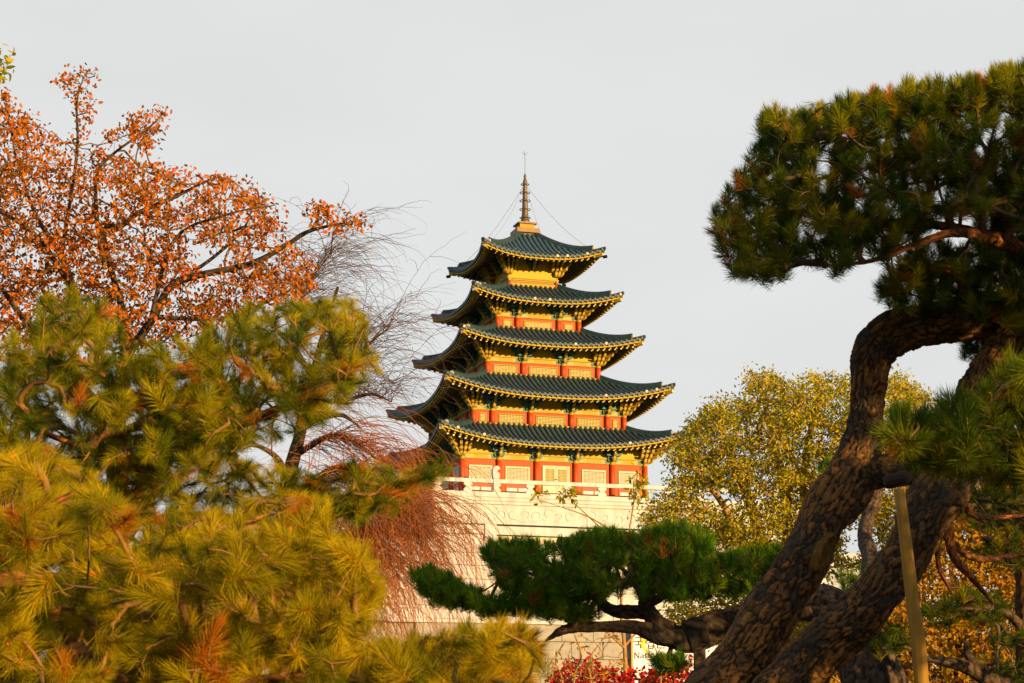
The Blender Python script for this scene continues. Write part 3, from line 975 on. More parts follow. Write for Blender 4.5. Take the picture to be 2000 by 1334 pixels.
OS = 20.75
l0, zt_ = on_plane(1231, 1213, OS)
l1, zb_ = on_plane(1440, 1345, OS)
SG = empty('sign_board', (ORG[0], ORG[1], 0.0), TH)
tag(SG, 'large white sign board with brown frame and black Korean lettering on the lower stone wall', 'sign')
q = MB(); q.box(l0 + .12, l1 - .12, OS, OS + .06, zb_ + .2, zt_ - .22, F0); q.obj('sign_face', M['sign'], SG)
q = MB()
q.box(l0, l1, OS, OS + .14, zt_ - .22, zt_, F0); q.box(l0, l1, OS, OS + .14, zb_, zb_ + .2, F0)
q.box(l0, l0 + .12, OS, OS + .138, zb_ + .2, zt_ - .22, F0); q.box(l1 - .12, l1, OS, OS + .138, zb_ + .2, zt_ - .22, F0)
q.obj('sign_frame', M['signframe'], SG)
q = MB(); q.box(l0 + .1, l1 - .1, 20.45, OS - .002, zb_ + .1, zt_ - .1, F0); q.obj('sign_backing', M['signframe'], SG)
# lettering in unit pixels of the 1455-wide enlargement of photo area (1200,1190)-(1320,1300)
SX = 120 / 1455.0
def strokes(name, segs, m, o=OS + .065, par=None):
    q = MB()
    for (xa, ya, xb, yb, wd) in segs:
        A = np.array(on_plane(1200 + xa * SX, 1190 + ya * SX, o)); B = np.array(on_plane(1200 + xb * SX, 1190 + yb * SX, o))
        d = B - A; L = np.linalg.norm(d); d /= L; nn = np.array([-d[1], d[0]]) * wd * SX * 128 / FPX / 2
        C = [A - nn, B - nn, B + nn, A + nn]
        P = [F0(c[0], o, c[1]) for c in C] + [F0(c[0], o + .02, c[1]) for c in C]
        q.add(P, [(0, 1, 2, 3), (4, 5, 6, 7), (0, 1, 5, 4), (1, 2, 6, 5), (2, 3, 7, 6), (3, 0, 4, 7)])
    return q.obj(name, m, par or SG)
strokes('lettering', [
    (497, 665, 640, 665, 24), (628, 655, 618, 755, 26), (450, 760, 680, 760, 24), (575, 765, 570, 835, 26), (490, 842, 640, 842, 24), (626, 832, 622, 930, 28),
    (725, 690, 850, 690, 24), (838, 682, 834, 745, 26), (740, 748, 848, 748, 24), (745, 745, 745, 800, 26), (740, 803, 880, 790, 24), (912, 660, 912, 800, 28),
    (805, 830, 812, 930, 26), (922, 825, 918, 930, 26), (808, 872, 922, 872, 20), (806, 925, 925, 925, 24),
    (1010, 690, 1150, 690, 24), (1020, 690, 1020, 780, 26), (1140, 690, 1140, 780, 26), (1010, 790, 1150, 790, 24), (1190, 660, 1190, 800, 28), (1020, 830, 1020, 920, 26), (1020, 915, 1200, 915, 24)], M['ink'])
strokes('lettering', [
    (482, 1030, 482, 1160, 20), (465, 1028, 510, 1028, 10), (465, 1160, 505, 1160, 10), (490, 1032, 580, 1158, 24), (580, 1030, 580, 1160, 16), (560, 1028, 604, 1028, 10),
    (620, 1090, 650, 1074, 12), (650, 1074, 680, 1085, 14), (682, 1080, 682, 1155, 20), (682, 1108, 630, 1118, 12), (624, 1112, 622, 1150, 18), (625, 1156, 680, 1145, 12), (682, 1156, 708, 1152, 12),
    (742, 1040, 742, 1150, 20), (715, 1076, 772, 1076, 11), (745, 1156, 776, 1148, 12)], M['ink'])
q = MB()
A = np.array(on_plane(1200 + 680 * SX, 1190 + 765 * SX, OS + .07))
ra_ = 85 * SX * 128 / FPX
q.add([F0(A[0] + ra_ * math.cos(g), OS + .0625, A[1] + ra_ * math.sin(g)) for g in np.linspace(0, 6.283, 20, endpoint=False)], [tuple(range(20))])
mk = q.obj('yellow_mark', M['mark'], SG)
strokes('yellow_tail', [(640, 840, 800, 1010, 80)], M['mark'], OS + .061, mk)


# ------------------------------------------------------------------ vegetation machinery
def inside(poly, P):
    x, y = P[:, 0], P[:, 1]
    res = np.zeros(len(P), bool)
    n = len(poly)
    j = n - 1
    for i in range(n):
        xi, yi = poly[i]
        xj, yj = poly[j]
        c = ((yi > y) != (yj > y)) & (x < (xj - xi) * (y - yi) / (yj - yi + 1e-9) + xi)
        res ^= c
        j = i
    return res


def fill(poly, n, d0, d1, mind, seed=0, holes=()):
    """n points spread through a volume: outline poly (photo px), depth d0..d1, spacing mind (px)"""
    r = np.random.default_rng(seed)
    poly = np.array(poly, float)
    lo, hi = poly.min(0), poly.max(0)
    got = []
    scale_d = mind / FPX
    for _ in range(60):
        C = r.uniform(lo, hi, (n * 2, 2))
        ok = inside(poly, C)
        for h in holes: ok &= ~inside(np.array(h, float), C)
        C = C[ok]
        D = r.uniform(d0, d1, len(C))
        for (px, py), d in zip(C, D):
            p = at(px, py, d)
            if got:
                G = np.array(got[-700:])
                if np.min(((G - p) ** 2).sum(1)) < (scale_d * d * .8) ** 2: continue
            got.append(p)
            if len(got) >= n: return np.array(got)
    return np.array(got)


def grow(skel, targets, seg, droop=0.0, bend=0.35, wig=0.06, seed=1, jump=1.0):
    """skel: (n,4) pos+radius nodes. Returns chains [(P, start)], end positions, end directions, radii by load"""
    r = np.random.default_rng(seed)
    pos = skel[:, :3].copy()
    dirs = np.gradient(pos, axis=0) if len(pos) > 1 else np.array([[0, 0, 1.0]])
    dirs /= np.linalg.norm(dirs, axis=1, keepdims=True) + 1e-9
    n0 = len(pos)
    cap = n0 + len(targets) * 14 + 10
    PP = np.zeros((cap, 3)); DD = np.zeros((cap, 3)); par = -np.ones(cap, int); load = np.zeros(cap)
    PP[:n0], DD[:n0] = pos, dirs
    cnt = n0
    d0 = np.array([np.min(((pos - t) ** 2).sum(1)) for t in targets])
    order = np.argsort(d0 * r.uniform(.7, 1.3, len(d0)))
    chains, endp, endd = [], np.zeros((len(targets), 3)), np.zeros((len(targets), 3))
    for ti in order:
        t = targets[ti]
        D = t - PP[:cnt]
        L = np.linalg.norm(D, axis=1) + 1e-6
        cosang = (D * DD[:cnt]).sum(1) / L
        cost = L * (1.35 - .35 * cosang) + 0.02
        j = int(np.argmin(cost))
        L = np.linalg.norm(t - PP[j])
        n = int(np.clip(L / seg, 2, 12))
        dirv = DD[j] * (1 if np.dot(DD[j], t - PP[j]) > 0 else -.2)
        c = PP[j] + dirv * L * bend + (t - PP[j]) * .2 + np.array([0, 0, -droop * L])
        tt = np.linspace(0, 1, n + 1)[:, None]
        Q = (1 - tt) ** 2 * PP[j] + 2 * tt * (1 - tt) * c + tt ** 2 * t
        Q[1:-1] += r.normal(0, wig * L / n, Q[1:-1].shape)
        ids = [j]
        for k in range(1, n + 1):
            PP[cnt] = Q[k]
            dv = Q[k] - Q[k - 1]
            DD[cnt] = dv / (np.linalg.norm(dv) + 1e-9)
            par[cnt] = ids[-1]
            ids.append(cnt)
            cnt += 1
        chains.append(ids)
        endp[ti], endd[ti] = Q[-1], DD[cnt - 1]
        load[ids[-1]] += 1
    for k in range(cnt - 1, n0 - 1, -1):
        if par[k] >= 0: load[par[k]] += load[k]
    return PP[:cnt], chains, load[:cnt], endp, endd


def chains_mesh(name, PP, chains, load, r0, exp=.45, rmax=.2, k=4):
    Vs, Fs, b = [], [], 0
    for ids in chains:
        R = np.minimum(rmax, r0 * np.maximum(load[ids], 1) ** exp)
        R = R.copy()
        R[0] = min(R[0], R[1] * 1.15)
        V, F = tube_np(PP[ids], R, k if R[0] > r0 * 2.2 else 3)
        Vs.append(V); Fs.append(F + b); b += len(V)
    return np_mesh(name, np.vstack(Vs), np.vstack(Fs), smooth=True)


def tuft_variant(n, L, w_, shoot, a0, a1, seed, var):
    r = np.random.default_rng(seed)
    az = r.uniform(0, 2 * math.pi, n)
    t = r.uniform(0, 1, n) ** .8
    pol = np.radians(a1 + (a0 - a1) * t + r.normal(0, 9, n))     # needles nearer the tip point forward
    base = np.stack([0 * t, 0 * t, (t - 1) * shoot], 1)
    d = np.stack([np.sin(pol) * np.cos(az), np.sin(pol) * np.sin(az), np.cos(pol)], 1)
    ln = L * r.uniform(.7, 1.1, n)
    pv = np.cross(d, r.normal(0, 1, (n, 3)))
    pv /= np.linalg.norm(pv, axis=1, keepdims=True)
    bow = np.cross(pv, d) * (ln * r.uniform(-.08, .08, n))[:, None]
    A = base - pv * w_ * .4; B = base + pv * w_ * .4
    mid = base + d * (ln * .55)[:, None] + bow
    C = mid + pv * w_ * .5; D = mid - pv * w_ * .5
    E_ = base + d * ln[:, None]
    V = np.stack([A, B, C, D, E_], 1).reshape(-1, 3)
    i = np.arange(n)[:, None] * 5
    F = np.concatenate([i + np.array([[0, 1, 2]]), i + np.array([[0, 2, 3]]), i + np.array([[3, 2, 4]])])
    tip = np.tile([0, 0, .55, .55, 1.0], n)
    return V, F, tip


def rot_to(dirs, r):
    """rotation matrices taking +z to dirs with random spin"""
    z = dirs / (np.linalg.norm(dirs, axis=1, keepdims=True) + 1e-9)
    h = r.normal(0, 1, z.shape)
    x = np.cross(h, z); x /= np.linalg.norm(x, axis=1, keepdims=True) + 1e-9
    y = np.cross(z, x)
    return np.stack([x, y, z], 2)


def stamp(variants, which, pos, rot, scl, var):
    """join many transformed copies into arrays"""
    Vs, Fs, As, Ts, b = [], [], [], [], 0
    for k, (V, F, tip) in enumerate(variants):
        ids = np.where(which == k)[0]
        if not len(ids): continue
        W_ = np.einsum('nij,vj->nvi', rot[ids], V) * scl[ids][:, None, None] + pos[ids][:, None, :]
        nv = len(V)
        Vs.append(W_.reshape(-1, 3))
        Fs.append((F[None] + (np.arange(len(ids)) * nv)[:, None, None]).reshape(-1, 3) + b)
        As.append(np.repeat(var[ids], nv)); Ts.append(np.tile(tip, len(ids)))
        b += len(ids) * nv
    return np.vstack(Vs), np.vstack(Fs), np.concatenate(As), np.concatenate(Ts)


def scatter(par, name, stuffname, variants, pos, rot, scl, var, m, nparts, smooth=False):
    """the nearest nparts in view become parts of their own, the rest one mass"""
    base = np.array(par.location)
    r = np.random.default_rng(len(pos))
    which = r.integers(0, len(variants), len(pos))
    px, py = project(pos)
    vis = (px > 0) & (px < 2000) & (py > 0) & (py < 1334)
    d = pos[:, 1] + r.uniform(0, .6, len(pos)) + np.where(vis, 0, 1e4)
    order = np.argsort(d)
    part = order[:min(nparts, int(vis.sum()))]
    rest = np.setdiff1d(np.arange(len(pos)), part)
    if len(part):
        mes = [np_mesh(name, V, F, {'tip': tip, 'var': np.full(len(V), .0)}, smooth) for V, F, tip in variants]
        for q in mes: q.materials.append(m)
        for i_ in part:
            o = bpy.data.objects.new(name, mes[which[i_]])
            COL.objects.link(o)
            o.parent = par
            mt = Matrix(rot[i_].tolist()).to_4x4() @ Matrix.Scale(float(scl[i_]), 4)
            mt.translation = Vector((pos[i_] - base).tolist())
            o.matrix_local = mt
    if len(rest):
        V, F, A, T_ = stamp(variants, which[rest], pos[rest] - base, rot[rest], scl[rest], var[rest])
        link(stuffname, np_mesh(stuffname, V, F, {'tip': T_, 'var': A}, smooth), m, par, 'stuff')


def smooth_noise(s, t, seed):
    return np.sin(s * 2.3 + seed) * np.cos(t * 2 + seed * 1.7) + .5 * np.sin(s * 5.1 + 2 * t + seed * .6) + .4 * np.cos(3 * t - s * 3.7 + seed)


def vnoise(u, v, per, seed):
    """smooth value noise, periodic in v with integer period per"""
    r = np.random.default_rng(seed)
    G = r.uniform(-1, 1, (512, per))
    iu, iv = np.floor(u).astype(int), np.floor(v).astype(int)
    fu, fv = u - iu, v - iv
    fu, fv = fu * fu * (3 - 2 * fu), fv * fv * (3 - 2 * fv)
    g = lambda a_, b_: G[a_ % 512, b_ % per]
    return (g(iu, iv) * (1 - fu) + g(iu + 1, iv) * fu) * (1 - fv) + (g(iu, iv + 1) * (1 - fu) + g(iu + 1, iv + 1) * fu) * fv


def bark_tube(rows, k, step, plate=(.095, .05), relief=.012, seed=0, lump=.05, ctrl=None):
    """a limb with raised bark plates as real relief"""
    K = limb_ctrl(rows) if ctrl is None else ctrl
    C = catmull(K, step)
    P, R = C[:, :3], C[:, 3]
    T, N, B = frames(P)
    s = np.concatenate([[0], np.cumsum(np.linalg.norm(np.diff(P, axis=0), axis=1))])
    a = np.arange(k) * 2 * math.pi / k
    S_, A_ = np.meshgrid(s, a, indexing='ij')
    ncirc = max(5, int(round(2 * math.pi * R.mean() / plate[1])))
    gu = S_ / plate[0]
    gv = A_ / (2 * math.pi) * ncirc
    rg = np.random.default_rng(seed)
    nu = int(gu.max()) + 4
    JX, JY, JH = rg.uniform(.05, .95, (nu, ncirc)), rg.uniform(.05, .95, (nu, ncirc)), rg.uniform(0, 1, (nu, ncirc))
    tv = A_ / (2 * math.pi)
    n1 = lambda fs, fa, sd: vnoise(S_ * fs, tv * fa, fa, seed * 31 + sd)
    circ = 2 * math.pi * R.mean()
    fa1, fa2, fa3 = [max(4, int(circ / q)) for q in (.11, .035, .014)]
    gu = gu + 1.5 + .75 * n1(5, fa1, 1) + .32 * n1(16, fa2, 2) + .14 * n1(40, fa3, 3)
    gv = gv + .65 * n1(6, fa1, 4) + .34 * n1(18, fa2, 5) + .16 * n1(45, fa3, 6)
    iu, iv = np.floor(gu).astype(int), np.floor(gv).astype(int)
    F1 = np.full(gu.shape, 9.0); F2 = F1.copy(); H = np.zeros_like(gu)
    for du in (-1, 0, 1):
        for dv in (-1, 0, 1):
            cu = np.clip(iu + du, 0, nu - 1); cv = (iv + dv) % ncirc
            dx = iu + du + JX[cu, cv] - gu; dy = iv + dv + JY[cu, cv] - gv
            dd = np.sqrt(dx * dx + dy * dy)
            m = dd < F1
            F2 = np.where(m, F1, np.minimum(F2, dd))
            H = np.where(m, JH[cu, cv], H)
            F1 = np.where(m, dd, F1)
    e = np.clip((F2 - F1) / .38, 0, 1)
    e = e * e * (3 - 2 * e)
    flake = n1(30, fa2, 7) * .5 + n1(70, fa3, 8) * .5
    disp = relief * (np.sqrt(e) - .7) + relief * .9 * (H - .5) * e + relief * .45 * flake * e
    H = np.clip(H + .25 * n1(14, fa2, 9), 0, 1)
    H = np.clip(H + .45 * n1(1.6, max(3, fa1 // 2), 11), 0, 1)
    furrow = 1 - np.abs(n1(3.2, fa1 * 2, 12))
    disp = disp - relief * .9 * np.clip(furrow - .8, 0, .2) * 5 * .6
    knob = np.maximum(0, n1(2.2, max(3, fa1 // 3), 10) - .4)
    disp = disp + knob * R.mean() * .35 * (lump > .03)
    Rr = R[:, None] * (1 + lump * smooth_noise(S_ / max(.2, R.mean() * 2.5), A_, seed)) + disp
    V = P[:, None, :] + Rr[..., None] * (np.cos(A_)[..., None] * N[:, None, :] + np.sin(A_)[..., None] * B[:, None, :])
    n = len(P)
    i, j = np.meshgrid(np.arange(n - 1), np.arange(k), indexing='ij')
    F = np.stack([i * k + j, i * k + (j + 1) % k, (i + 1) * k + (j + 1) % k, (i + 1) * k + j], -1).reshape(-1, 4)
    return V.reshape(-1, 3), F, H.ravel(), np.clip(1.05 - e.ravel() * 1.25, 0, 1), C


def limb(par, name, rows, m, k=40, step=.03, relief=.012, plate=(.095, .05), seed=0, lump=.05, ctrl=None, label=None):
    if ctrl is None:
        ctrl = limb_ctrl(rows)
        ctrl[-1, 3] *= .35
    V, F, cell, crack, C = bark_tube(rows, k, step, plate, relief, seed, lump, ctrl)
    me = np_mesh(name, V - np.array(par.location), F, {'cell': cell, 'crack': crack}, True)
    link(name, me, m, par, label=label)
    return C[::max(1, int(.06 / step))]


def to_ground(rows, dx=0.0, grow_w=1.25):
    """prepend the hidden stretch from the ground up to the first row"""
    p = at(*rows[0][:3])
    r = .5 * rows[0][3] * rows[0][2] / FPX
    q = at(*rows[1][:3])
    g = np.array([p[0] + dx, p[1], -.05, r * grow_w])
    mid = np.append((g[:3] + p) / 2 + np.array([dx * .1, 0, 0]), r * (1 + grow_w) / 2)
    return np.vstack([g, mid, limb_ctrl(rows)])


def pine_crown(par, targets, skel, seg, needle, m, twm, nparts, up=.45, out=.7, jit=.35, droop=.05, seed=3, rt=.0035, scl=(.85, 1.2), buds=0, varf=None, rmax=.09):
    r = np.random.default_rng(seed)
    base = np.array(par.location)
    PP, ch, load, ep, ed = grow(skel, targets, seg, droop, seed=seed)
    link('branches', chains_mesh('branches', PP - base, ch, load, rt, .42, rmax, 6), twm, par, 'stuff')
    d = ed * out + np.array([0, 0, up]) + r.normal(0, jit, ed.shape)
    rot = rot_to(d, r)
    var = r.uniform(0, 1, len(ep)) if varf is None else varf(ep, r)
    scatter(par, 'needle_tuft', 'needles', needle, ep, rot, r.uniform(scl[0], scl[1], len(ep)), var, m, nparts)
    if buds:
        V, F = tube_np(np.array([[0, 0, -.004], [0, 0, .006], [0, 0, .016]]), np.array([.0035, .0045, .0005]), 5)
        tri = np.concatenate([F[:, [0, 1, 2]], F[:, [0, 2, 3]]])
        px, py = project(ep)
        vis = np.where((px > 0) & (px < 2000) & (py > 0) & (py < 1334))[0]
        ids = r.choice(vis, min(buds, len(vis)), replace=False)
        W_, F_, A_, T_ = stamp([(V, tri, np.zeros(len(V)))], np.zeros(len(ids), int), ep[ids] - base, rot[ids], np.full(len(ids), 1.3), np.zeros(len(ids)))
        link('buds', np_mesh('buds', W_, F_), M['bud'], par, 'stuff')
    return PP, ep


FINE = [tuft_variant(230, .092, .0014, .11, 6, 80, 100 + s, 0) for s in range(8)]
NEAR = [tuft_variant(190, .098, .0018, .09, 8, 84, s, 0) for s in range(7)]
MIDN = [tuft_variant(120, .10, .0024, .09, 10, 75, 20 + s, 0) for s in range(5)]
DENSE = [tuft_variant(150, .105, .0027, .10, 10, 80, 60 + s, 0) for s in range(5)]
COARSE = [tuft_variant(60, .16, .008, .16, 10, 90, 80 + s, 0) for s in range(3)]
FARN = [tuft_variant(85, .105, .0034, .10, 8, 62, 40 + s, 0) for s in range(5)]

# ---- left pine, sharp, behind
L1 = empty('pine_tree', (-2.2, 9.6, 0))
tag(L1, 'olive green pine with long needles in front of the orange-leaved tree, reaching towards the pagoda', 'pine tree')
polyL1 = [(-60, 720), (0, 690), (30, 640), (80, 600), (120, 570), (190, 580), (225, 620), (250, 660), (300, 720), (360, 700), (400, 650), (440, 610), (500, 600), (560, 590),
          (640, 585), (695, 595), (715, 640), (700, 670), (740, 690), (735, 740), (700, 750), (680, 790), (630, 820), (560, 850), (480, 870), (430, 900), (360, 940), (300, 1000), (-60, 1000)]
holeL1 = [[(250, 690), (300, 640), (400, 620), (390, 690), (330, 720)], [(300, 890), (430, 860), (420, 920), (330, 960)], [(560, 700), (660, 690), (640, 735), (560, 730)], [(340, 780), (380, 770), (390, 830), (350, 830)]]
tl = fill(polyL1, 1000, 8.6, 10.8, 28, 11, holeL1[1:2])
polyL1b = [(600, 930), (700, 905), (790, 925), (855, 890), (880, 920), (800, 965), (760, 990), (690, 1010), (620, 990), (560, 960)]
tl2 = fill(polyL1b, 90, 9.0, 10.0, 32, 12)
tl3 = fill([(400, 860), (470, 850), (470, 900), (560, 920), (640, 960), (640, 1010), (500, 1010), (330, 990), (340, 900)], 110, 9.2, 10.6, 28, 13)
trunkL1 = to_ground([(180, 1130, 9.6, 70), (270, 985, 9.6, 52), (325, 880, 9.6, 38), (360, 800, 9.6, 26), (400, 700, 9.5, 14)], -.5)
sk = [limb(L1, 'trunk', None, M['bark_red'], 28, .03, .006, (.07, .04), 3, .04, trunkL1)]
for rows in ([(325, 880, 9.6, 22), (430, 845, 9.5, 20), (560, 790, 9.3, 15), (680, 730, 9.2, 8)], [(340, 840, 9.6, 16), (260, 770, 9.5, 13), (140, 690, 9.4, 10), (110, 620, 9.4, 6)],
             [(430, 845, 9.5, 14), (470, 740, 9.6, 11), (560, 680, 9.6, 9), (680, 620, 9.7, 5)], [(300, 930, 9.6, 20), (180, 880, 9.2, 16), (40, 830, 9.0, 12)],
             [(250, 1020, 9.6, 20), (420, 1010, 9.5, 18), (560, 1040, 9.5, 15), (650, 1010, 9.5, 12), (760, 950, 9.5, 9), (860, 905, 9.5, 5)]):
    sk.append(limb(L1, 'limb', rows, M['bark_red'], 14, .03, .003, (.05, .03), len(rows)))
varL = lambda ep, r: np.clip(.5 + .16 * (ep[:, 0] + 1.5) * 0 + r.normal(0, .27, len(ep)), 0, .999)
tl4 = fill([(270, 700), (330, 660), (420, 680), (450, 850), (400, 900), (330, 960), (280, 900)], 130, 8.5, 9.4, 28, 14)
pine_crown(L1, np.vstack([tl, tl2, tl3, tl4]), np.vstack(sk), .05, FINE, M['needle_olive'], M['twig_pine'], 300, .3, .8, .4, .08, 5, .0036, (.65, 1.05), 160, None)

# ---- nearest pine, lower left, slightly out of focus
L2 = empty('pine_tree', (-1.3, 6.2, 0))
tag(L2, 'nearest golden pine filling the lower left corner, soft needles with small red buds', 'pine tree')
polyL2 = [(-60, 890), (40, 880), (110, 890), (170, 915), (215, 970), (260, 1010), (320, 975), (375, 1000), (430, 990), (480, 975), (530, 990), (600, 960), (640, 1000), (630, 1040),
          (700, 1080), (735, 1120), (728, 1190), (700, 1245), (680, 1275), (720, 1265), (760, 1255), (840, 1250), (920, 1225), (1000, 1225), (1050, 1235), (1060, 1270), (1035, 1300), (1010, 1400), (-60, 1400)]
holeL2 = [[(60, 1120), (200, 1110), (240, 1140), (150, 1170), (60, 1160)], [(430, 1075), (560, 1065), (560, 1095), (430, 1100)], [(700, 1180), (760, 1160), (770, 1250), (690, 1260)]]
t2 = fill(polyL2, 2000, 5.4, 8.3, 25, 21)
_x, _y = project(t2)
t2 = t2[(np.sin(_y / 27 + .012 * _x + .8 * np.sin(_x / 130)) > -.45) | (t2[:, 1] > 7.1) | (_x > 640)]      # boughs in layers, shade between them
t2 = np.vstack([t2, fill(polyL2, 900, 7.6, 8.9, 25, 22)])
trunkL2 = to_ground([(-40, 1500, 6.6, 150), (-90, 1200, 6.9, 120), (-100, 950, 7.2, 80)], -.3)
sk = [limb(L2, 'trunk', None, M['bark'], 28, .03, .008, (.08, .05), 5, .05, trunkL2)]
for rows in ([(-90, 1200, 6.9, 60), (80, 1240, 6.6, 44), (230, 1310, 6.4, 34), (420, 1330, 6.2, 24), (620, 1320, 6.2, 18), (850, 1300, 6.2, 12), (1010, 1250, 6.3, 6)],
             [(-90, 1130, 6.9, 40), (160, 1130, 6.9, 26), (360, 1105, 7.0, 18), (520, 1090, 7.0, 13), (690, 1130, 7.0, 7)],
             [(-95, 1050, 7.0, 40), (60, 1000, 6.6, 22), (170, 950, 6.5, 9)],
             [(360, 1105, 7.0, 13), (420, 1040, 7.1, 10), (590, 990, 7.3, 6)],
             [(230, 1310, 6.4, 22), (400, 1240, 6.6, 16), (560, 1210, 6.7, 12), (680, 1180, 6.8, 6)]):
    sk.append(limb(L2, 'limb', rows, M['bark_red'], 14, .025, .003, (.05, .03), len(rows) + 2))
pine_crown(L2, t2, np.vstack(sk), .05, FINE, M['needle_gold'], M['twig_pine'], 300, .3, .75, .45, .06, 6, .003, (.6, 1.0), 170)

# ---- old leaning pine on the right
R1 = empty('old_pine', (2.2, 14.0, 0))
tag(R1, 'old leaning pine with two plated trunks and broad dark crown, filling the right side', 'pine tree')
rowsA = [(1372, 1390, 13.7, 112), (1416, 1334, 13.7, 106), (1460, 1268, 13.75, 102), (1518, 1180, 13.8, 96), (1572, 1090, 13.85, 92), (1614, 1005, 13.9, 94), (1655, 945, 14.0, 100), (1680, 885, 14.1, 80), (1692, 800, 14.2, 66), (1699, 735, 14.2, 68),
         (1716, 680, 14.2, 78), (1765, 642, 14.2, 86), (1850, 627, 14.2, 84), (1930, 612, 14.3, 86), (2060, 590, 14.4, 80), (2250, 520, 14.5, 60), (2450, 400, 14.6, 30)]
PLA = (.115, .05)
ctA = to_ground(rowsA, -.15, 1.2)
skA = limb(R1, 'trunk', None, M['bark'], 118, .0105, .018, (.115, .042), 11, .08, ctA)
rowsB = [(1500, 1390, 13.5, 106), (1545, 1334, 13.45, 100), (1604, 1268, 13.4, 96), (1697, 1180, 13.3, 92), (1766, 1090, 13.3, 92), (1810, 1005, 13.3, 98), (1848, 940, 13.4, 98), (1880, 860, 13.6, 78), (1910, 760, 13.8, 62), (1945, 690, 14.0, 54), (2000, 620, 14.2, 50)]
ctB = to_ground(rowsB, -.25, 1.2)
skB = limb(R1, 'trunk', None, M['bark'], 112, .0105, .018, (.115, .042), 12, .08, ctB)
skC = limb(R1, 'limb', [(1650, 945, 14.0, 90), (1710, 922, 14.0, 66), (1775, 918, 13.8, 56), (1840, 930, 13.5, 60)], M['bark'], 60, .014, .011, (.11, .045), 13)
# pruned knot on the left trunk
kc = at(1611, 1078, 13.68)
kn = MB()
tx = np.array([.42, .1, .9]); tx /= np.linalg.norm(tx)
rtv = np.cross(tx, [0, -1, 0])
nd = np.array([.62, -.76, -.18])
nd /= np.linalg.norm(nd)
u2 = np.cross(nd, tx); u2 /= np.linalg.norm(u2)
P = []
for rr, off in ((1.35, -.07), (1.2, .02), (.98, .03), (.9, .012), (.45, .006), (.05, .012)):
    for g in np.linspace(0, 2 * math.pi, 24, endpoint=False):
        P.append(kc - np.array(R1.location) + tx * .125 * rr * math.cos(g) + u2 * .048 * rr * math.sin(g) + nd * off)
kn.add(P, [(i_ * 24 + j, i_ * 24 + (j + 1) % 24, (i_ + 1) * 24 + (j + 1) % 24, (i_ + 1) * 24 + j) for i_ in range(5) for j in range(24)])
kn.obj('pruning_scar', M['scar'], R1, smooth=True)
skR = [skA[int(len(skA) * .62):]]
for rows in ([(2060, 590, 14.4, 50), (1990, 490, 14.2, 34), (1900, 455, 14.0, 26), (1830, 440, 13.9, 18), (1700, 430, 13.8, 12), (1560, 420, 13.8, 6)],
             [(1990, 490, 14.2, 28), (1930, 465, 13.6, 24), (1860, 455, 13.4, 18), (1780, 480, 13.4, 12), (1700, 510, 13.4, 9), (1600, 520, 13.5, 5)],
             [(2250, 520, 14.5, 36), (2100, 430, 14.4, 30), (1960, 400, 14.4, 24), (1860, 340, 14.3, 16), (1740, 290, 14.2, 10), (1600, 260, 14.2, 5)],
             [(2250, 520, 14.5, 30), (2200, 380, 14.3, 24), (2080, 280, 14.2, 16), (1950, 210, 14.2, 8)],
             [(1890, 625, 14.2, 36), (1885, 560, 14.0, 28), (1850, 525, 13.9, 22), (1790, 535, 13.8, 12), (1730, 560, 13.8, 6)],
             [(2450, 400, 14.6, 30), (2700, 300, 14.8, 20), (2900, 260, 15, 10)], [(2450, 400, 14.6, 26), (2600, 500, 14.2, 18), (2800, 520, 14, 10)]):
    skR.append(limb(R1, 'limb', rows, M['bark_red'], 18, .025, .005, (.06, .035), rows[0][0] % 17))
polyR = [(1385, 445), (1395, 400), (1440, 350), (1470, 300), (1492, 225), (1560, 228), (1640, 205), (1700, 190), (1780, 178), (1850, 175), (1920, 158), (1970, 138), (2050, 120), (2300, 110), (2500, 150), (2500, 420), (2300, 470),
         (2000, 440), (1930, 405), (1840, 420), (1800, 460), (1720, 500), (1640, 528), (1560, 525), (1500, 540), (1430, 538), (1410, 490)]
polyR2 = [(1715, 545), (1760, 495), (1830, 470), (1900, 475), (2000, 490), (2250, 520), (2250, 660), (2000, 640), (1900, 610), (1780, 605), (1725, 595)]
tR = np.vstack([fill(polyR, 2500, 12.8, 15.6, 17, 31), fill(polyR2, 560, 13.4, 15.2, 17, 32),
                fill([(1875, 660), (2000, 610), (2100, 620), (2100, 780), (1960, 770), (1895, 740)], 260, 14.4, 16, 17, 34), fill([(1910, 400), (2050, 420), (2050, 520), (1900, 490)], 120, 14.2, 16, 17, 35),
                fill([(2500, 150), (2900, 150), (3100, 300), (3000, 560), (2500, 560)], 260, 13, 16.5, 34, 33)])
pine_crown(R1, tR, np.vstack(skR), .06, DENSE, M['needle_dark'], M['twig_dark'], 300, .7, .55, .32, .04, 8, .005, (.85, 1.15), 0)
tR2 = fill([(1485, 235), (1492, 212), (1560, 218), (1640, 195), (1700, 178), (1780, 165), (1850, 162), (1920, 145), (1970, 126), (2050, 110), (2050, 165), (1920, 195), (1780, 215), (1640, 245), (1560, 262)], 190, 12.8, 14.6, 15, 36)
pine_crown(R1, tR2, np.vstack(skR), .06, DENSE, M['needle_olive'], M['twig_dark'], 0, 1.5, .3, .3, .0, 8, .004, (.75, 1.2), 0)  # lighter needle colour along the crown top stands in for sunlit tips
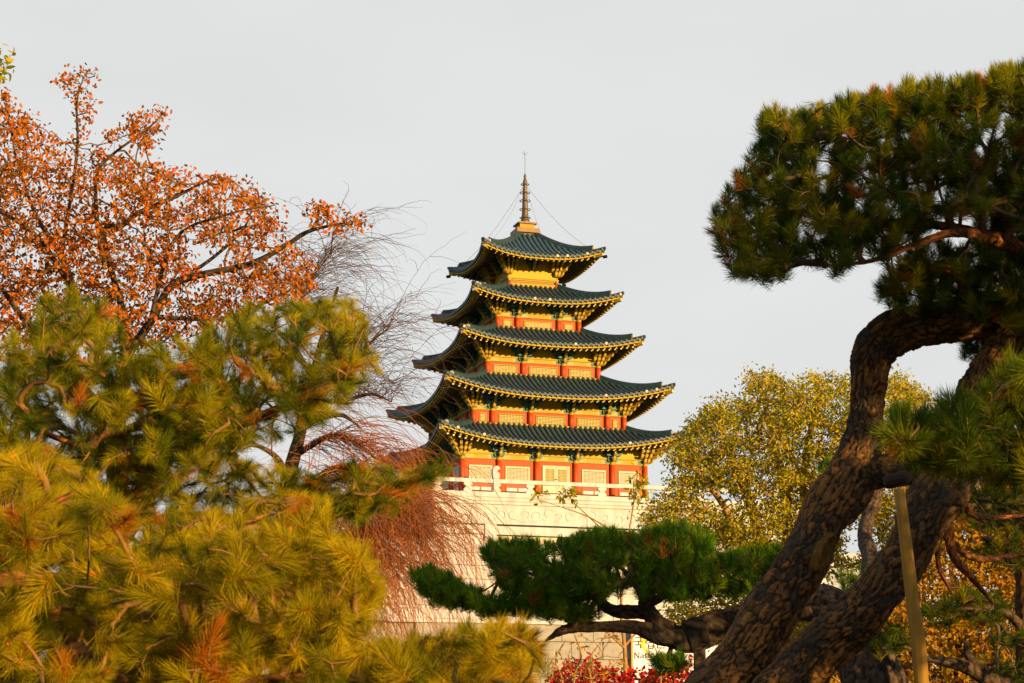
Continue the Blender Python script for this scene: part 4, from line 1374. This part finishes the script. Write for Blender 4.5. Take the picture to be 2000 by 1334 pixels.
# side branchlets of the second trunk
skD = [skB[int(len(skB) * .4):]]
for rows in ([(1850, 1000, 13.5, 20), (1860, 1080, 13.6, 18), (1900, 1130, 13.7, 14), (1940, 1180, 13.9, 8)], [(1840, 1040, 13.5, 16), (1900, 1090, 13.8, 13), (1980, 1085, 14, 9), (2060, 1080, 14, 6)],
             [(1870, 960, 13.5, 16), (1900, 1005, 13.7, 14), (1960, 1010, 13.9, 9), (2040, 1000, 14, 6)], [(1830, 1050, 13.4, 12), (1835, 1110, 13.4, 10), (1860, 1160, 13.4, 6)]):
    skD.append(limb(R1, 'limb', rows, M['bark_red'], 16, .025, .004, (.06, .035), rows[0][0] % 13))

# ---- dark pine standing at the right edge
K1 = empty('pine_tree', (4.9, 17.2, 0))
tag(K1, 'dark pine at the right edge behind the wooden prop, with flat sprays of needles', 'pine tree')
skK = [limb(K1, 'trunk', None, M['bark'], 26, .04, .008, (.09, .05), 21, .04, to_ground([(2008, 1400, 17.2, 44), (2003, 1150, 17.2, 40), (1998, 900, 17.2, 34), (2020, 700, 17.2, 24), (2040, 600, 17.2, 10)], 0))]
for rows in ([(2003, 1340, 17.2, 24), (1930, 1325, 17, 30), (1880, 1300, 16.8, 26), (1800, 1285, 16.6, 22)], [(1998, 1340, 17.2, 20), (1900, 1290, 16.9, 20), (1885, 1250, 16.8, 13)],
             [(2003, 1230, 17.2, 20), (1950, 1190, 16.8, 15), (1850, 1190, 16.6, 8)], [(2000, 1010, 17.2, 16), (1930, 990, 16.9, 11), (1860, 985, 16.8, 6)], [(2003, 1110, 17.2, 14), (1960, 1075, 17, 8)]):
    skK.append(limb(K1, 'limb', rows, M['bark_grey'], 14, .035, .004, (.06, .035), rows[1][0] % 13))
tK = np.vstack([fill(p, n, 16, 18.4, 24, 40 + q) for q, (p, n) in enumerate((
    ([(1845, 1000), (1900, 960), (2000, 930), (2100, 930), (2100, 1030), (1930, 1035), (1880, 1020)], 170), ([(1895, 1075), (1960, 1045), (2060, 1040), (2060, 1120), (1960, 1105)], 80),
    ([(1790, 1200), (1850, 1165), (1900, 1150), (1970, 1175), (1950, 1215), (1850, 1220)], 90), ([(1900, 1290), (2060, 1250), (2060, 1360), (1960, 1330)], 60), ([(1925, 1240), (2020, 1220), (2020, 1260), (1940, 1260)], 30),
    ([(1870, 800), (2000, 720), (2100, 720), (2100, 920), (1900, 900)], 120), ([(1690, 1240), (1760, 1215), (1800, 1250), (1720, 1280)], 34)))])
pine_crown(K1, tK, np.vstack(skK), .07, FARN, M['needle_dark'], M['twig_dark'], 120, .4, .7, .3, .03, 9, .005, (.85, 1.15))

# ---- pine branch entering from the right, close, out of focus
N1 = empty('pine_tree', (6.2, 9.6, 0))
tag(N1, 'pine outside the right edge whose soft yellow-green branch crosses the leaning trunks', 'pine tree')
ctN = np.array([[6.2, 9.6, -.05, .26], [6.1, 9.6, 1.2, .22], [6.3, 9.4, 2.6, .2], [6.7, 9.2, 4.2, .17], [6.6, 9.0, 5.6, .13], [7.0, 8.8, 6.8, .06]])
skN = [limb(N1, 'trunk', None, M['bark'], 24, .05, .008, (.1, .06), 23, .04, ctN)]
c0 = np.array([6.45, 9.35, 3.0, .09])
ctl = np.vstack([c0, np.append((at(2050, 880, 8.6) + c0[:3]) / 2 + np.array([0, 0, .15]), .06), limb_ctrl([(2060, 870, 8.6, 40), (1960, 872, 8.4, 28), (1860, 868, 8.4, 18), (1760, 862, 8.4, 9)])])
skN.append(limb(N1, 'limb', None, M['bark_red'], 14, .04, .004, (.06, .035), 3, .04, ctl))
for a_, zz in ((.3, 4.2), (1.5, 4.8), (2.7, 5.0), (4.0, 4.6), (5.2, 5.4), (3.3, 6.0), (.9, 6.2)):
    p0 = np.array([6.65, 9.15, zz, .07])
    e_ = p0[:3] + np.array([2.0 * math.cos(a_), 1.9 * math.sin(a_), .35])
    skN.append(limb(N1, 'limb', None, M['bark_red'], 10, .06, .004, (.08, .05), 4, .04, np.vstack([p0, np.append((p0[:3] + e_) / 2 + np.array([0, 0, .25]), .05), np.append(e_, .02)])))
tN = np.vstack([fill([(1750, 890), (1850, 880), (1960, 880), (2100, 880), (2100, 950), (1900, 925)], 70, 8.2, 9.4, 34, 53), fill([(1700, 858), (1760, 815), (1840, 790), (1910, 780), (1960, 715), (2000, 710), (2250, 720), (2250, 910), (1900, 905), (1800, 890)], 300, 7.7, 9.3, 34, 51),
                fill([(1945, 740), (1965, 700), (2040, 690), (2040, 800)], 14, 7.6, 8.4, 44, 52)])
rN = np.random.default_rng(77)
U = rN.normal(0, 1, (1300, 3)); U /= np.linalg.norm(U, axis=1, keepdims=True)
U = U * (rN.uniform(.25, 1, 1300) ** .45)[:, None]
tN2 = np.array([7.2, 9.0, 4.65]) + U * np.array([2.9, 2.9, 1.9])  # unseen rest of the crown, sized and placed to shade the old pine
pine_crown(N1, tN, np.vstack(skN), .08, NEAR, M['needle_bough'], M['twig_pine'], 120, .35, .75, .35, .05, 10, .0045, (.85, 1.3))
pine_crown(N1, tN2, np.vstack(skN), .12, COARSE, M['needle_gold'], M['twig_pine'], 0, .35, .75, .35, .05, 11, .005, (.85, 1.3))

# ---- low spreading pine in the middle
M1 = empty('low_pine', (3.1, 19.5, 0))
tag(M1, 'low spreading green pine on crooked dark limbs in front of the stone platform', 'pine tree')
ctM = to_ground([(1720, 1400, 18.6, 130), (1690, 1290, 18.6, 112), (1640, 1205, 18.7, 96), (1590, 1170, 18.8, 72)], .1)
skM = [limb(M1, 'trunk', None, M['bark_grey'], 56, .024, .014, (.09, .055), 31, .05, ctM)]
for rows, nm in (([(1640, 1195, 18.7, 60), (1560, 1185, 18.8, 58), (1480, 1200, 18.9, 56), (1420, 1215, 19, 54), (1350, 1246, 19, 54), (1300, 1243, 19, 42), (1240, 1226, 19, 26), (1160, 1224, 19, 22), (1105, 1229, 19, 18), (1065, 1252, 18.9, 12)], 'limb'),
                 ([(1318, 1244, 19, 42), (1282, 1215, 19.1, 36), (1262, 1185, 19.2, 30), (1256, 1160, 19.2, 20), (1225, 1120, 19.3, 10), (1180, 1085, 19.4, 5)], 'limb'),
                 ([(1268, 1196, 19.2, 30), (1225, 1195, 19.2, 26), (1190, 1190, 19.3, 22), (1150, 1160, 19.4, 14), (1060, 1130, 19.6, 8), (960, 1090, 19.8, 4)], 'limb'),
                 ([(1150, 1165, 19.4, 14), (1060, 1190, 19.3, 9), (940, 1185, 19.2, 7), (850, 1150, 19.2, 4)], 'limb'),
                 ([(1262, 1180, 19.2, 22), (1330, 1150, 19.4, 14), (1420, 1140, 19.6, 9), (1500, 1110, 19.8, 4)], 'limb'),
                 ([(1225, 1130, 19.3, 10), (1300, 1080, 19.6, 8), (1370, 1040, 19.8, 4)], 'limb'),
                 ([(1700, 1300, 18.6, 50), (1700, 1100, 19.5, 34), (1690, 1040, 19.8, 26), (1710, 970, 20, 24), (1722, 930, 20, 18)], 'limb')):
    skM.append(limb(M1, nm, rows, M['bark_grey'], 24, .025, .008, (.07, .045), rows[0][0] % 19, .07))
polyM = [(940, 1075), (970, 1052), (1030, 1055), (1070, 1060), (1130, 1045), (1180, 1035), (1240, 1040), (1330, 1022), (1385, 1050), (1400, 1085), (1470, 1075), (1560, 1070), (1540, 1135), (1440, 1160), (1310, 1165), (1240, 1160), (1150, 1145), (1090, 1165), (1010, 1160), (970, 1115)]
polyM2 = [(805, 1120), (850, 1112), (900, 1140), (960, 1168), (1060, 1172), (1150, 1190), (1140, 1210), (1060, 1195), (960, 1195), (890, 1180), (830, 1160)]
tM = np.vstack([fill([(960, 1120), (1090, 1110), (1190, 1150), (1165, 1212), (1060, 1200), (1000, 1170)], 190, 18.6, 20.4, 13, 68), fill(polyM, 1500, 17.9, 21.2, 13, 61, [[(1066, 1072), (1102, 1072), (1102, 1100), (1068, 1100)], [(985, 1120), (1040, 1100), (1060, 1125), (1010, 1140)], [(1190, 1110), (1230, 1095), (1250, 1120), (1210, 1135)], [(1400, 1110), (1440, 1100), (1450, 1130), (1410, 1135)], [(1160, 1150), (1250, 1150), (1250, 1185), (1180, 1185)]]), fill(polyM2, 420, 18.4, 20.2, 13, 62),
                fill([(1270, 1282), (1335, 1278), (1342, 1300), (1285, 1306)], 40, 18.5, 19.3, 17, 63), fill([(1630, 1125), (1690, 1105), (1700, 1150), (1650, 1165)], 30, 19, 20.5, 18, 64),
                fill([(1600, 905), (1625, 895), (1635, 925), (1605, 930)], 8, 19, 20.5, 18, 66), fill([(1735, 800), (1775, 785), (1790, 815), (1745, 820)], 14, 19, 20.5, 18, 67)])
pine_crown(M1, tM, np.vstack(skM), .07, FARN, M['needle_green'], M['twig_dark'], 300, .85, .45, .3, .02, 12, .0055, (.7, 1.4))

# ---- props
PR = empty('wooden_prop', at(1803, 1420, 12.6) * np.array([1, 1, 0]))
tag(PR, 'pale peeled wooden pole propping the old pine, with dark pad on top', 'prop')
kp = [np.append(np.array(PR.location) + np.array([.03, 0, 0]), .045)] + [np.append(at(x, y, 12.6), r_) for x, y, r_ in ((1800, 1334, .047), (1783, 1180, .044), (1769, 1060, .040), (1756, 955, .035))]
kp = catmull(np.array(kp), .12)
q = MB(); q.tube(kp[:, :3] - np.array(PR.location), kp[:, 3], 14); q.obj('pole', M['pole'], PR, smooth=True)
pc = at(1752, 938, 12.62) - np.array(PR.location)
q = MB()
q.tube([pc + np.array([-.085, .0, -.012]), pc + np.array([-.04, 0, .0]), pc + np.array([.04, 0, .012]), pc + np.array([.085, .02, .03])], [.03, .045, .048, .032], 10)
q.obj('pad', M['pad'], PR)
PS = empty('prop_post', at(1365, 1500, 19.0) * np.array([1, 1, 0]))
tag(PS, 'short dark post with black strap holding up the low pine limb above the red maple', 'prop')
tp_ = at(1366, 1262, 19.0) - np.array(PS.location)
q = MB(); q.box(tp_[0] - .055, tp_[0] + .055, -.055, .055, 0, tp_[2]); q.obj('post', M['post'], PS)
cS = at(1360, 1241, 19.0) - np.array(PS.location)
q = MB(); q.tube([cS + np.array([-.09, 0, -.015]), cS + np.array([.09, 0, .04])], [.168, .160], 20); q.obj('strap', M['strap'], PS)


# ---- broad-leaved trees
def leaf_variant(L, W_, fold, seed):
    r = np.random.default_rng(seed)
    V = np.array([[0, 0, 0], [W_ * .5, fold * W_, L * .35], [0, 0, L], [-W_ * .5, fold * W_, L * .35], [0, -fold * W_ * .3, L * .45], [W_ * .36, fold * W_ * .8, L * .72], [-W_ * .36, fold * W_ * .8, L * .72]])
    F = np.array([[0, 1, 4], [0, 4, 3], [1, 5, 4], [3, 4, 6], [5, 2, 4], [4, 2, 6]])
    return V, F, np.ones(len(V))


LEAF = [leaf_variant(.095, .058, f, q) for q, f in enumerate((.15, .3, .45, -.2))]
LEAFS = [leaf_variant(.105, .05, f, q) for q, f in enumerate((.15, .3, -.3))]


def leafy(par, targets, skel, seg, per, spread, lv, m, twm, nparts, seed, rt=.0045, droop=.0, down=.6, scl=(.8, 1.2), bare=0.0, wig=.06, rmax=.12, bend=.35, exp=.45, clump=0):
    r = np.random.default_rng(seed)
    base = np.array(par.location)
    PP, ch, load, ep, ed = grow(skel, targets, seg, droop, bend, wig, seed=seed)
    link('branches', chains_mesh('branches', PP - base, ch, load, rt, exp, rmax, 6), twm, par, 'stuff')
    keep = r.uniform(0, 1, len(ep)) > bare
    ep, ed = ep[keep], ed[keep]
    q = ep * clump
    dens = .5 + .5 * np.sin(q[:, 0] + 1.3 * np.sin(q[:, 2])) * np.sin(q[:, 2] * 1.1 + 1.7 * np.sin(q[:, 1]))
    n = r.poisson(per * (.25 + 1.5 * dens) if clump else per, len(ep))
    pos = np.repeat(ep, n, 0)
    cv = np.repeat(r.uniform(0, 1, len(ep)), n)
    pos = pos + r.normal(0, spread, pos.shape) * np.array([1, 1, .8])
    d = np.repeat(ed, n, 0) * .4 + r.normal(0, .7, pos.shape) + np.array([0, 0, -down])
    rot = rot_to(d, r)
    var = (np.clip(cv * .5 + r.uniform(0, .5, len(pos)), 0, .999))
    scatter(par, 'leaf', 'foliage', lv, pos, rot, r.uniform(*scl, len(pos)), var, m, nparts)


OT = empty('autumn_tree', (-4.6, 22, 0))
tag(OT, 'tall tree with sparse orange-red leaves and dark branches, upper left against the sky', 'tree')
ctO = to_ground([(225, 1000, 22, 44), (230, 820, 22, 34), (245, 700, 22, 26), (240, 610, 22, 20)], -.2)
skO = [limb(OT, 'trunk', None, M['bark_grey'], 24, .05, .006, (.1, .05), 41, .05, ctO)]
for rows in ([(245, 700, 22, 20), (300, 620, 21.8, 16), (345, 552, 21.6, 15), (487, 516, 21.4, 13), (560, 478, 21.3, 10), (608, 450, 21.2, 8), (700, 430, 21.2, 4)],
             [(608, 450, 21.2, 6), (622, 420, 21.2, 4), (615, 395, 21.2, 3)],
             [(240, 610, 22, 15), (203, 458, 22.2, 11), (240, 440, 22, 10), (273, 415, 21.8, 9), (351, 380, 21.6, 7), (420, 345, 21.5, 4)],
             [(205, 520, 22, 11), (195, 470, 22, 10), (187, 392, 22.2, 8), (199, 322, 22.3, 6), (290, 250, 22.2, 4), (325, 215, 22.2, 3)],
             [(230, 800, 22, 22), (148, 579, 22.5, 16), (120, 500, 22.6, 12), (70, 420, 22.7, 8), (30, 300, 22.8, 5), (10, 180, 22.8, 3)],
             [(148, 579, 22.5, 12), (80, 470, 22, 9), (0, 410, 21.6, 6), (-60, 360, 21.5, 4)],
             [(120, 500, 22.6, 9), (150, 300, 22.8, 6), (150, 200, 22.9, 4), (165, 145, 23, 3)],
             [(230, 830, 22, 18), (60, 640, 21.5, 12), (0, 560, 21.4, 9), (-60, 500, 21.4, 6)],
             [(290, 640, 21.8, 10), (340, 470, 21.4, 7), (440, 420, 21.2, 5), (540, 400, 21.1, 3)],
             [(345, 552, 21.6, 9), (420, 500, 22.2, 7), (480, 440, 22.5, 5), (500, 370, 22.6, 3)],
             [(300, 620, 21.8, 10), (440, 620, 22.4, 7), (560, 570, 22.6, 5), (610, 540, 22.6, 3)]):
    skO.append(limb(OT, 'limb', rows, M['bark_grey'], 10, .06, .003, (.08, .05), rows[0][0] % 11, .04))
polyO = [(-80, 180), (0, 175), (40, 200), (70, 240), (110, 260), (125, 300), (180, 290), (240, 240), (290, 210), (320, 210), (325, 240), (290, 300), (310, 325), (400, 335), (470, 350), (540, 390), (550, 430), (560, 470), (600, 500), (615, 545), (600, 590), (500, 600), (420, 640), (340, 680), (250, 700), (120, 690), (-80, 700)]
tO = np.vstack([fill(polyO, 2600, 20.4, 23.6, 8, 71, [[(250, 260), (300, 310), (260, 310), (200, 290)], [(360, 470), (430, 480), (450, 520), (380, 540)], [(330, 390), (380, 380), (350, 410)], [(480, 470), (550, 490), (540, 520), (490, 505)]]),
                fill([(110, 155), (160, 130), (188, 150), (185, 200), (165, 250), (180, 280), (130, 290), (150, 210)], 50, 22.5, 23.2, 14, 72),
                fill([(590, 395), (625, 385), (655, 415), (715, 425), (715, 440), (650, 450), (610, 440)], 42, 20.8, 21.6, 13, 73)])
leafy(OT, tO, np.vstack(skO), .10, 7.0, .06, LEAF, M['leaf_orange'], M['twig_brown'], 300, 13, .003, .0, .8, (.38, .78), .12, .10, clump=5.5)

# tip of a yellow-green tree in the upper left corner
CT = empty('conifer', (-6.3, 20.5, 0))
tag(CT, 'yellow-green tree tip just showing at the left edge above the orange tree', 'tree')
skT = [limb(CT, 'trunk', None, M['bark_grey'], 14, .1, .006, (.1, .05), 45, .04, np.array([[-6.6, 20.5, -.05, .16], [-6.5, 20.5, 3, .13], [-6.4, 20.5, 6, .08], [-6.1, 20.5, 9.0, .03]]))]
tT = fill([(-240, 60), (-60, 80), (8, 95), (36, 106), (18, 130), (10, 158), (-90, 200), (-240, 200)], 110, 20, 21.4, 17, 74)
leafy(CT, tT, np.vstack(skT), .12, 7, .05, LEAFS, M['leaf_yellow'], M['twig_dark'], 40, 14)

# yellow trees right of the pagoda
YT = empty('autumn_tree', (5.0, 34, 0))
tag(YT, 'yellow-leaved tree between the pagoda and the leaning pine trunks', 'tree')
skY = []
for q, rows in enumerate(([(1500, 1340, 34, 26), (1495, 1150, 34, 18), (1470, 1000, 34, 14), (1430, 900, 34, 9), (1400, 820, 34, 4)], [(1520, 1330, 34, 22), (1540, 1100, 34, 16), (1530, 950, 34, 12), (1500, 820, 34, 7), (1480, 740, 34, 3)],
             [(1530, 1340, 34, 26), (1590, 1120, 34, 16), (1570, 980, 34, 12), (1580, 860, 34, 9), (1600, 760, 34, 4)], [(1570, 1000, 34, 10), (1640, 900, 33.5, 8), (1700, 800, 33.5, 4), (1760, 745, 33.5, 3)],
             [(1495, 1150, 34, 12), (1420, 1000, 33.4, 9), (1370, 930, 33.3, 7), (1320, 880, 33.2, 3)], [(1590, 1120, 34, 12), (1680, 960, 34.5, 9), (1760, 850, 34.6, 5), (1810, 780, 34.6, 3)],
             [(1495, 1180, 34, 10), (1400, 1080, 33, 7), (1320, 1020, 33, 4)])):
    rows = [(x, y, d, w_ * 1.5) for x, y, d, w_ in rows]
    if q in (0, 2): skY.append(limb(YT, 'trunk', None, M['twig_tan'], 12, .08, .004, (.1, .05), q, .04, to_ground(rows, .1)))
    else: skY.append(limb(YT, 'limb', rows, M['twig_tan'], 10, .08, .003, (.1, .05), q, .04))
polyY = [(1250, 1040), (1262, 985), (1300, 960), (1300, 900), (1316, 870), (1345, 830), (1375, 790), (1430, 785), (1455, 750), (1460, 725), (1500, 725), (1540, 755), (1590, 725), (1660, 740), (1720, 745), (1770, 735), (1810, 765), (1840, 800), (1860, 900), (1830, 1010), (1700, 1110), (1600, 1130), (1500, 1110), (1400, 1070), (1330, 1040)]
tY = np.vstack([fill(polyY, 2600, 31.8, 36, 9, 81, [[(1380, 960), (1420, 950), (1440, 990), (1400, 1000)], [(1640, 1030), (1700, 1010), (1720, 1080), (1650, 1090)], [(1290, 900), (1312, 890), (1310, 930), (1290, 940)]]),
                fill([(1300, 1140), (1420, 1100), (1560, 1130), (1640, 1180), (1640, 1260), (1400, 1250), (1300, 1230)], 420, 32, 36, 11, 82)])
leafy(YT, tY, np.vstack(skY), .16, 21, .085, LEAFS, M['leaf_yellow'], M['twig_tan'], 300, 15, .006, .0, .3, (.42, .8), .03, .08, .1, clump=4.5)

AT = empty('autumn_tree', (7.2, 30, 0))
tag(AT, 'amber-leaved bushy tree low at the right behind the wooden prop', 'tree')
skA2 = [limb(AT, 'trunk', None, M['bark_grey'], 12, .08, .004, (.1, .05), 51, .04, to_ground([(1880, 1400, 30, 26), (1870, 1250, 30, 18), (1890, 1100, 30, 10), (1900, 1000, 30, 4)], 0)),
        limb(AT, 'limb', [(1880, 1380, 30, 16), (1780, 1280, 29.5, 10), (1700, 1200, 29.5, 5)], M['bark_grey'], 10, .08, .003, (.1, .05), 52), limb(AT, 'limb', [(1875, 1280, 30, 12), (1960, 1150, 30, 8), (2040, 1050, 30, 4)], M['bark_grey'], 10, .08, .003, (.1, .05), 53)]
polyA = [(1640, 1210), (1700, 1150), (1760, 1080), (1800, 1010), (1870, 960), (1960, 930), (2100, 930), (2100, 1400), (1600, 1400), (1610, 1260)]
tA = fill(polyA, 2400, 28, 33.5, 8, 91)
leafy(AT, tA, np.vstack(skA2), .16, 13, .085, LEAFS, M['leaf_amber'], M['twig_tan'], 200, 16, .006, .0, .5, (.6, 1.15), .03, .08, .08)

# ---- bare weeping tree
WT = empty('weeping_tree', (-3.2, 30, 0))
tag(WT, 'bare weeping tree with arching reddish twigs between the left pine and the pagoda', 'tree')
skW = [limb(WT, 'trunk', None, M['bark_grey'], 20, .06, .006, (.12, .06), 61, .05, to_ground([(560, 1330, 30, 46), (555, 1100, 30, 40), (560, 960, 30, 32), (585, 850, 30, 24), (610, 740, 30, 16), (635, 640, 30, 10), (660, 560, 30, 5)], 0))]
wl = [[(555, 940, 30, 18), (590, 840, 29.6, 14), (660, 810, 29.3, 10), (705, 835, 29.2, 5)], [(560, 960, 30, 14), (545, 900, 29.8, 12), (500, 870, 29.7, 8), (470, 880, 29.6, 5)],
      [(585, 850, 30, 14), (640, 760, 29.7, 10), (700, 690, 29.5, 7), (760, 640, 29.4, 3)], [(610, 740, 30, 12), (570, 650, 30, 8), (600, 560, 30, 5), (650, 490, 30, 3)],
      [(575, 890, 30, 14), (650, 850, 29.4, 10), (700, 870, 29.2, 8), (760, 915, 29, 4)], [(556, 1000, 30, 14), (640, 920, 29.5, 11), (710, 935, 29.3, 8), (770, 975, 29.2, 4)],
      [(600, 790, 30, 10), (680, 780, 29.5, 8), (725, 770, 29.4, 6), (765, 785, 29.3, 3)],
      [(556, 1060, 30, 14), (640, 1000, 29.4, 10), (710, 985, 29.2, 7), (775, 990, 29, 3)], [(556, 1120, 30, 12), (640, 1060, 29.4, 9), (720, 1040, 29.2, 5)], [(556, 1190, 30, 10), (640, 1120, 29.4, 8), (745, 1090, 29.2, 4)]]
for q, rows in enumerate(wl): skW.append(limb(WT, 'limb', rows, M['bark_grey'], 10, .06, .003, (.1, .05), q, .04))
rW = np.random.default_rng(99)
Vs, Fs, b = [], [], 0
wb = np.array(WT.location)


def arc(p, ang, az, L, turn, r0, n=14):
    P = [p]
    st = L / n
    for k in range(n):
        t = (k + 1) / n
        a = ang + (turn - ang) * t ** 1.25 + rW.normal(0, .13)
        az += rW.normal(0, .12)
        P.append(P[-1] + st * np.array([math.cos(a) * math.cos(az), math.cos(a) * math.sin(az), math.sin(a)]))
    return np.array(P), np.linspace(r0, r0 * .35, n + 1)


def put(P, R):
    global b
    V, F = tube_np(P - wb, R, 3)
    Vs.append(V); Fs.append(F + b); b += len(V)


PXM = 30 / FPX
for q in range(900):                                     # long drooping curtain
    C = skW[1 + rW.choice([5, 5, 7, 7, 7, 8, 8, 4, 9])]
    p = C[rW.integers(len(C) // 5, len(C)), :3] + rW.normal(0, .05, 3)
    L = rW.uniform(150, 360) * PXM
    P, R = arc(p, rW.uniform(-.6, .6), rW.normal(0, .9), L, rW.uniform(-1.65, -1.2), rW.uniform(.004, .0085))
    put(P, R)
    for _ in range(rW.integers(0, 3)):
        k = rW.integers(3, 10)
        P2, R2 = arc(P[k], rW.uniform(-.9, .3), rW.normal(0, .9), L * rW.uniform(.3, .6), -1.45, .005, 9)
        put(P2, R2)
for q in range(210):                                     # tangle of upper side twigs
    C = skW[1 + rW.choice([0, 4, 4, 5, 6])]
    p = C[rW.integers(len(C) // 5, len(C)), :3] + rW.normal(0, .05, 3)
    P, R = arc(p, rW.uniform(-.5, .5), rW.normal(0, .75), rW.uniform(60, 170) * PXM, rW.uniform(-1.3, -.2), rW.uniform(.0035, .007))
    put(P, R)
link('twigs', np_mesh('twigs', np.vstack(Vs), np.vstack(Fs), smooth=True), M['twig_red'], WT, 'stuff')
Vs, Fs, b = [], [], 0
for q in range(340):                                     # upper sprays arching over the sky
    C = skW[1 + rW.choice([2, 3, 3, 6, 2])]
    p = C[rW.integers(len(C) // 4, len(C)), :3]
    az = rW.normal(.0, .9)
    if rW.uniform() < .25: az += math.pi
    P, R = arc(p, rW.uniform(.3, 1.45), az, rW.uniform(90, 270) * PXM, rW.uniform(-1.3, .3), rW.uniform(.003, .0065), 14)
    put(P, R)
    for _ in range(rW.integers(1, 4)):
        k = rW.integers(3, 11)
        P2, R2 = arc(P[k], rW.uniform(-.6, 1.0), rW.normal(0, .8), rW.uniform(40, 130) * PXM, rW.uniform(-1.4, .2), .004, 8)
        put(P2, R2)
link('upper_twigs', np_mesh('upper_twigs', np.vstack(Vs), np.vstack(Fs), smooth=True), M['twig_grey'], WT, 'stuff')

# ---- red maple, sapling, twiggy shrub at the bottom
RM = empty('maple_shrub', (1.3, 26, 0))
tag(RM, 'low maple with bright red leaves below the sign board', 'shrub')
skM2 = [limb(RM, 'trunk', None, M['bark_grey'], 10, .06, .003, (.1, .05), 71, .04, to_ground([(1230, 1420, 26, 16), (1240, 1370, 26, 12), (1250, 1330, 26, 6)], 0))]
tM2 = np.vstack([fill([(1070, 1345), (1095, 1305), (1130, 1285), (1160, 1298), (1190, 1305), (1230, 1306), (1270, 1308), (1350, 1275), (1370, 1310), (1360, 1420), (1060, 1420)], 520, 24.8, 27, 7, 92)])
leafy(RM, tM2, np.vstack(skM2), .12, 6, .05, LEAF, M['leaf_red'], M['twig_red'], 150, 17, .004, 0, .2, (.5, .9), 0)

SA = empty('sapling', at(1222, 1500, 28) * np.array([1, 1, 0]))
tag(SA, 'thin bare sapling rising past the sign board to a few leaves before the balustrade', 'sapling')
skS = [limb(SA, 'trunk', None, M['twig_tan'], 10, .05, .002, (.1, .05), 72, .03, to_ground([(1222, 1345, 28, 9), (1220, 1270, 28, 8), (1213, 1180, 28, 6), (1222, 1080, 28, 4), (1235, 1000, 28, 3), (1245, 930, 28, 2)], 0))]
for rows in ([(1216, 1200, 28, 4), (1200, 1060, 28, 3.4), (1160, 1015, 28, 3), (1060, 978, 28, 2)], [(1196, 1052, 28, 3), (1140, 1000, 28, 2.5), (1110, 970, 28, 2)], [(1222, 1268, 28, 5), (1180, 1230, 27.6, 3), (1150, 1200, 27.6, 2)], [(1222, 1260, 28, 5), (1260, 1215, 28.2, 3), (1290, 1170, 28.2, 2)]):
    skS.append(limb(SA, 'limb', rows, M['twig_tan'], 6, .05, .001, (.1, .05), 3, .03))
tS = np.vstack([fill([(1090, 965), (1110, 945), (1128, 960), (1120, 980), (1095, 982)], 22, 27.8, 28.2, 8, 93), fill([(1035, 962), (1070, 955), (1060, 985), (1040, 978)], 9, 27.8, 28.2, 8, 94), fill([(1228, 930), (1250, 905), (1268, 940), (1262, 985), (1230, 985)], 34, 27.7, 28.3, 9, 95)])
leafy(SA, tS, np.vstack([s[len(s) // 2:] for s in skS]), .07, 3, .03, LEAFS, M['leaf_yellow'], M['twig_tan'], 80, 18, .0025, 0, .7, (.6, .95), 0)

SH = empty('twiggy_shrub', at(1120, 1500, 24) * np.array([1, 1, 0]))
tag(SH, 'thin orange-stemmed shrub with scattered small leaves before the grey wall', 'shrub')
skH = []
for q, rows in enumerate(([(1120, 1340, 24, 5), (1135, 1280, 24, 4), (1120, 1235, 24, 2)], [(1155, 1345, 24, 5), (1150, 1290, 24, 3.5), (1185, 1240, 24, 2)], [(1100, 1345, 24, 4), (1085, 1290, 24, 3), (1105, 1250, 24, 2)], [(1290, 1345, 24, 5), (1292, 1300, 24, 3), (1275, 1255, 24, 2)])):
    skH.append(limb(SH, 'stem', None, M['twig_tan'], 6, .05, .001, (.1, .05), q, .03, to_ground(rows, 0)))
tH = fill([(1070, 1330), (1080, 1250), (1120, 1225), (1200, 1225), (1225, 1280), (1210, 1334), (1150, 1330)], 70, 23.4, 24.6, 13, 96)
leafy(SH, tH, np.vstack([s[len(s) // 2:] for s in skH]), .07, 2.2, .03, LEAFS, M['leaf_amber'], M['twig_tan'], 100, 19, .0028, 0, .6, (.45, .75), .2, .12)
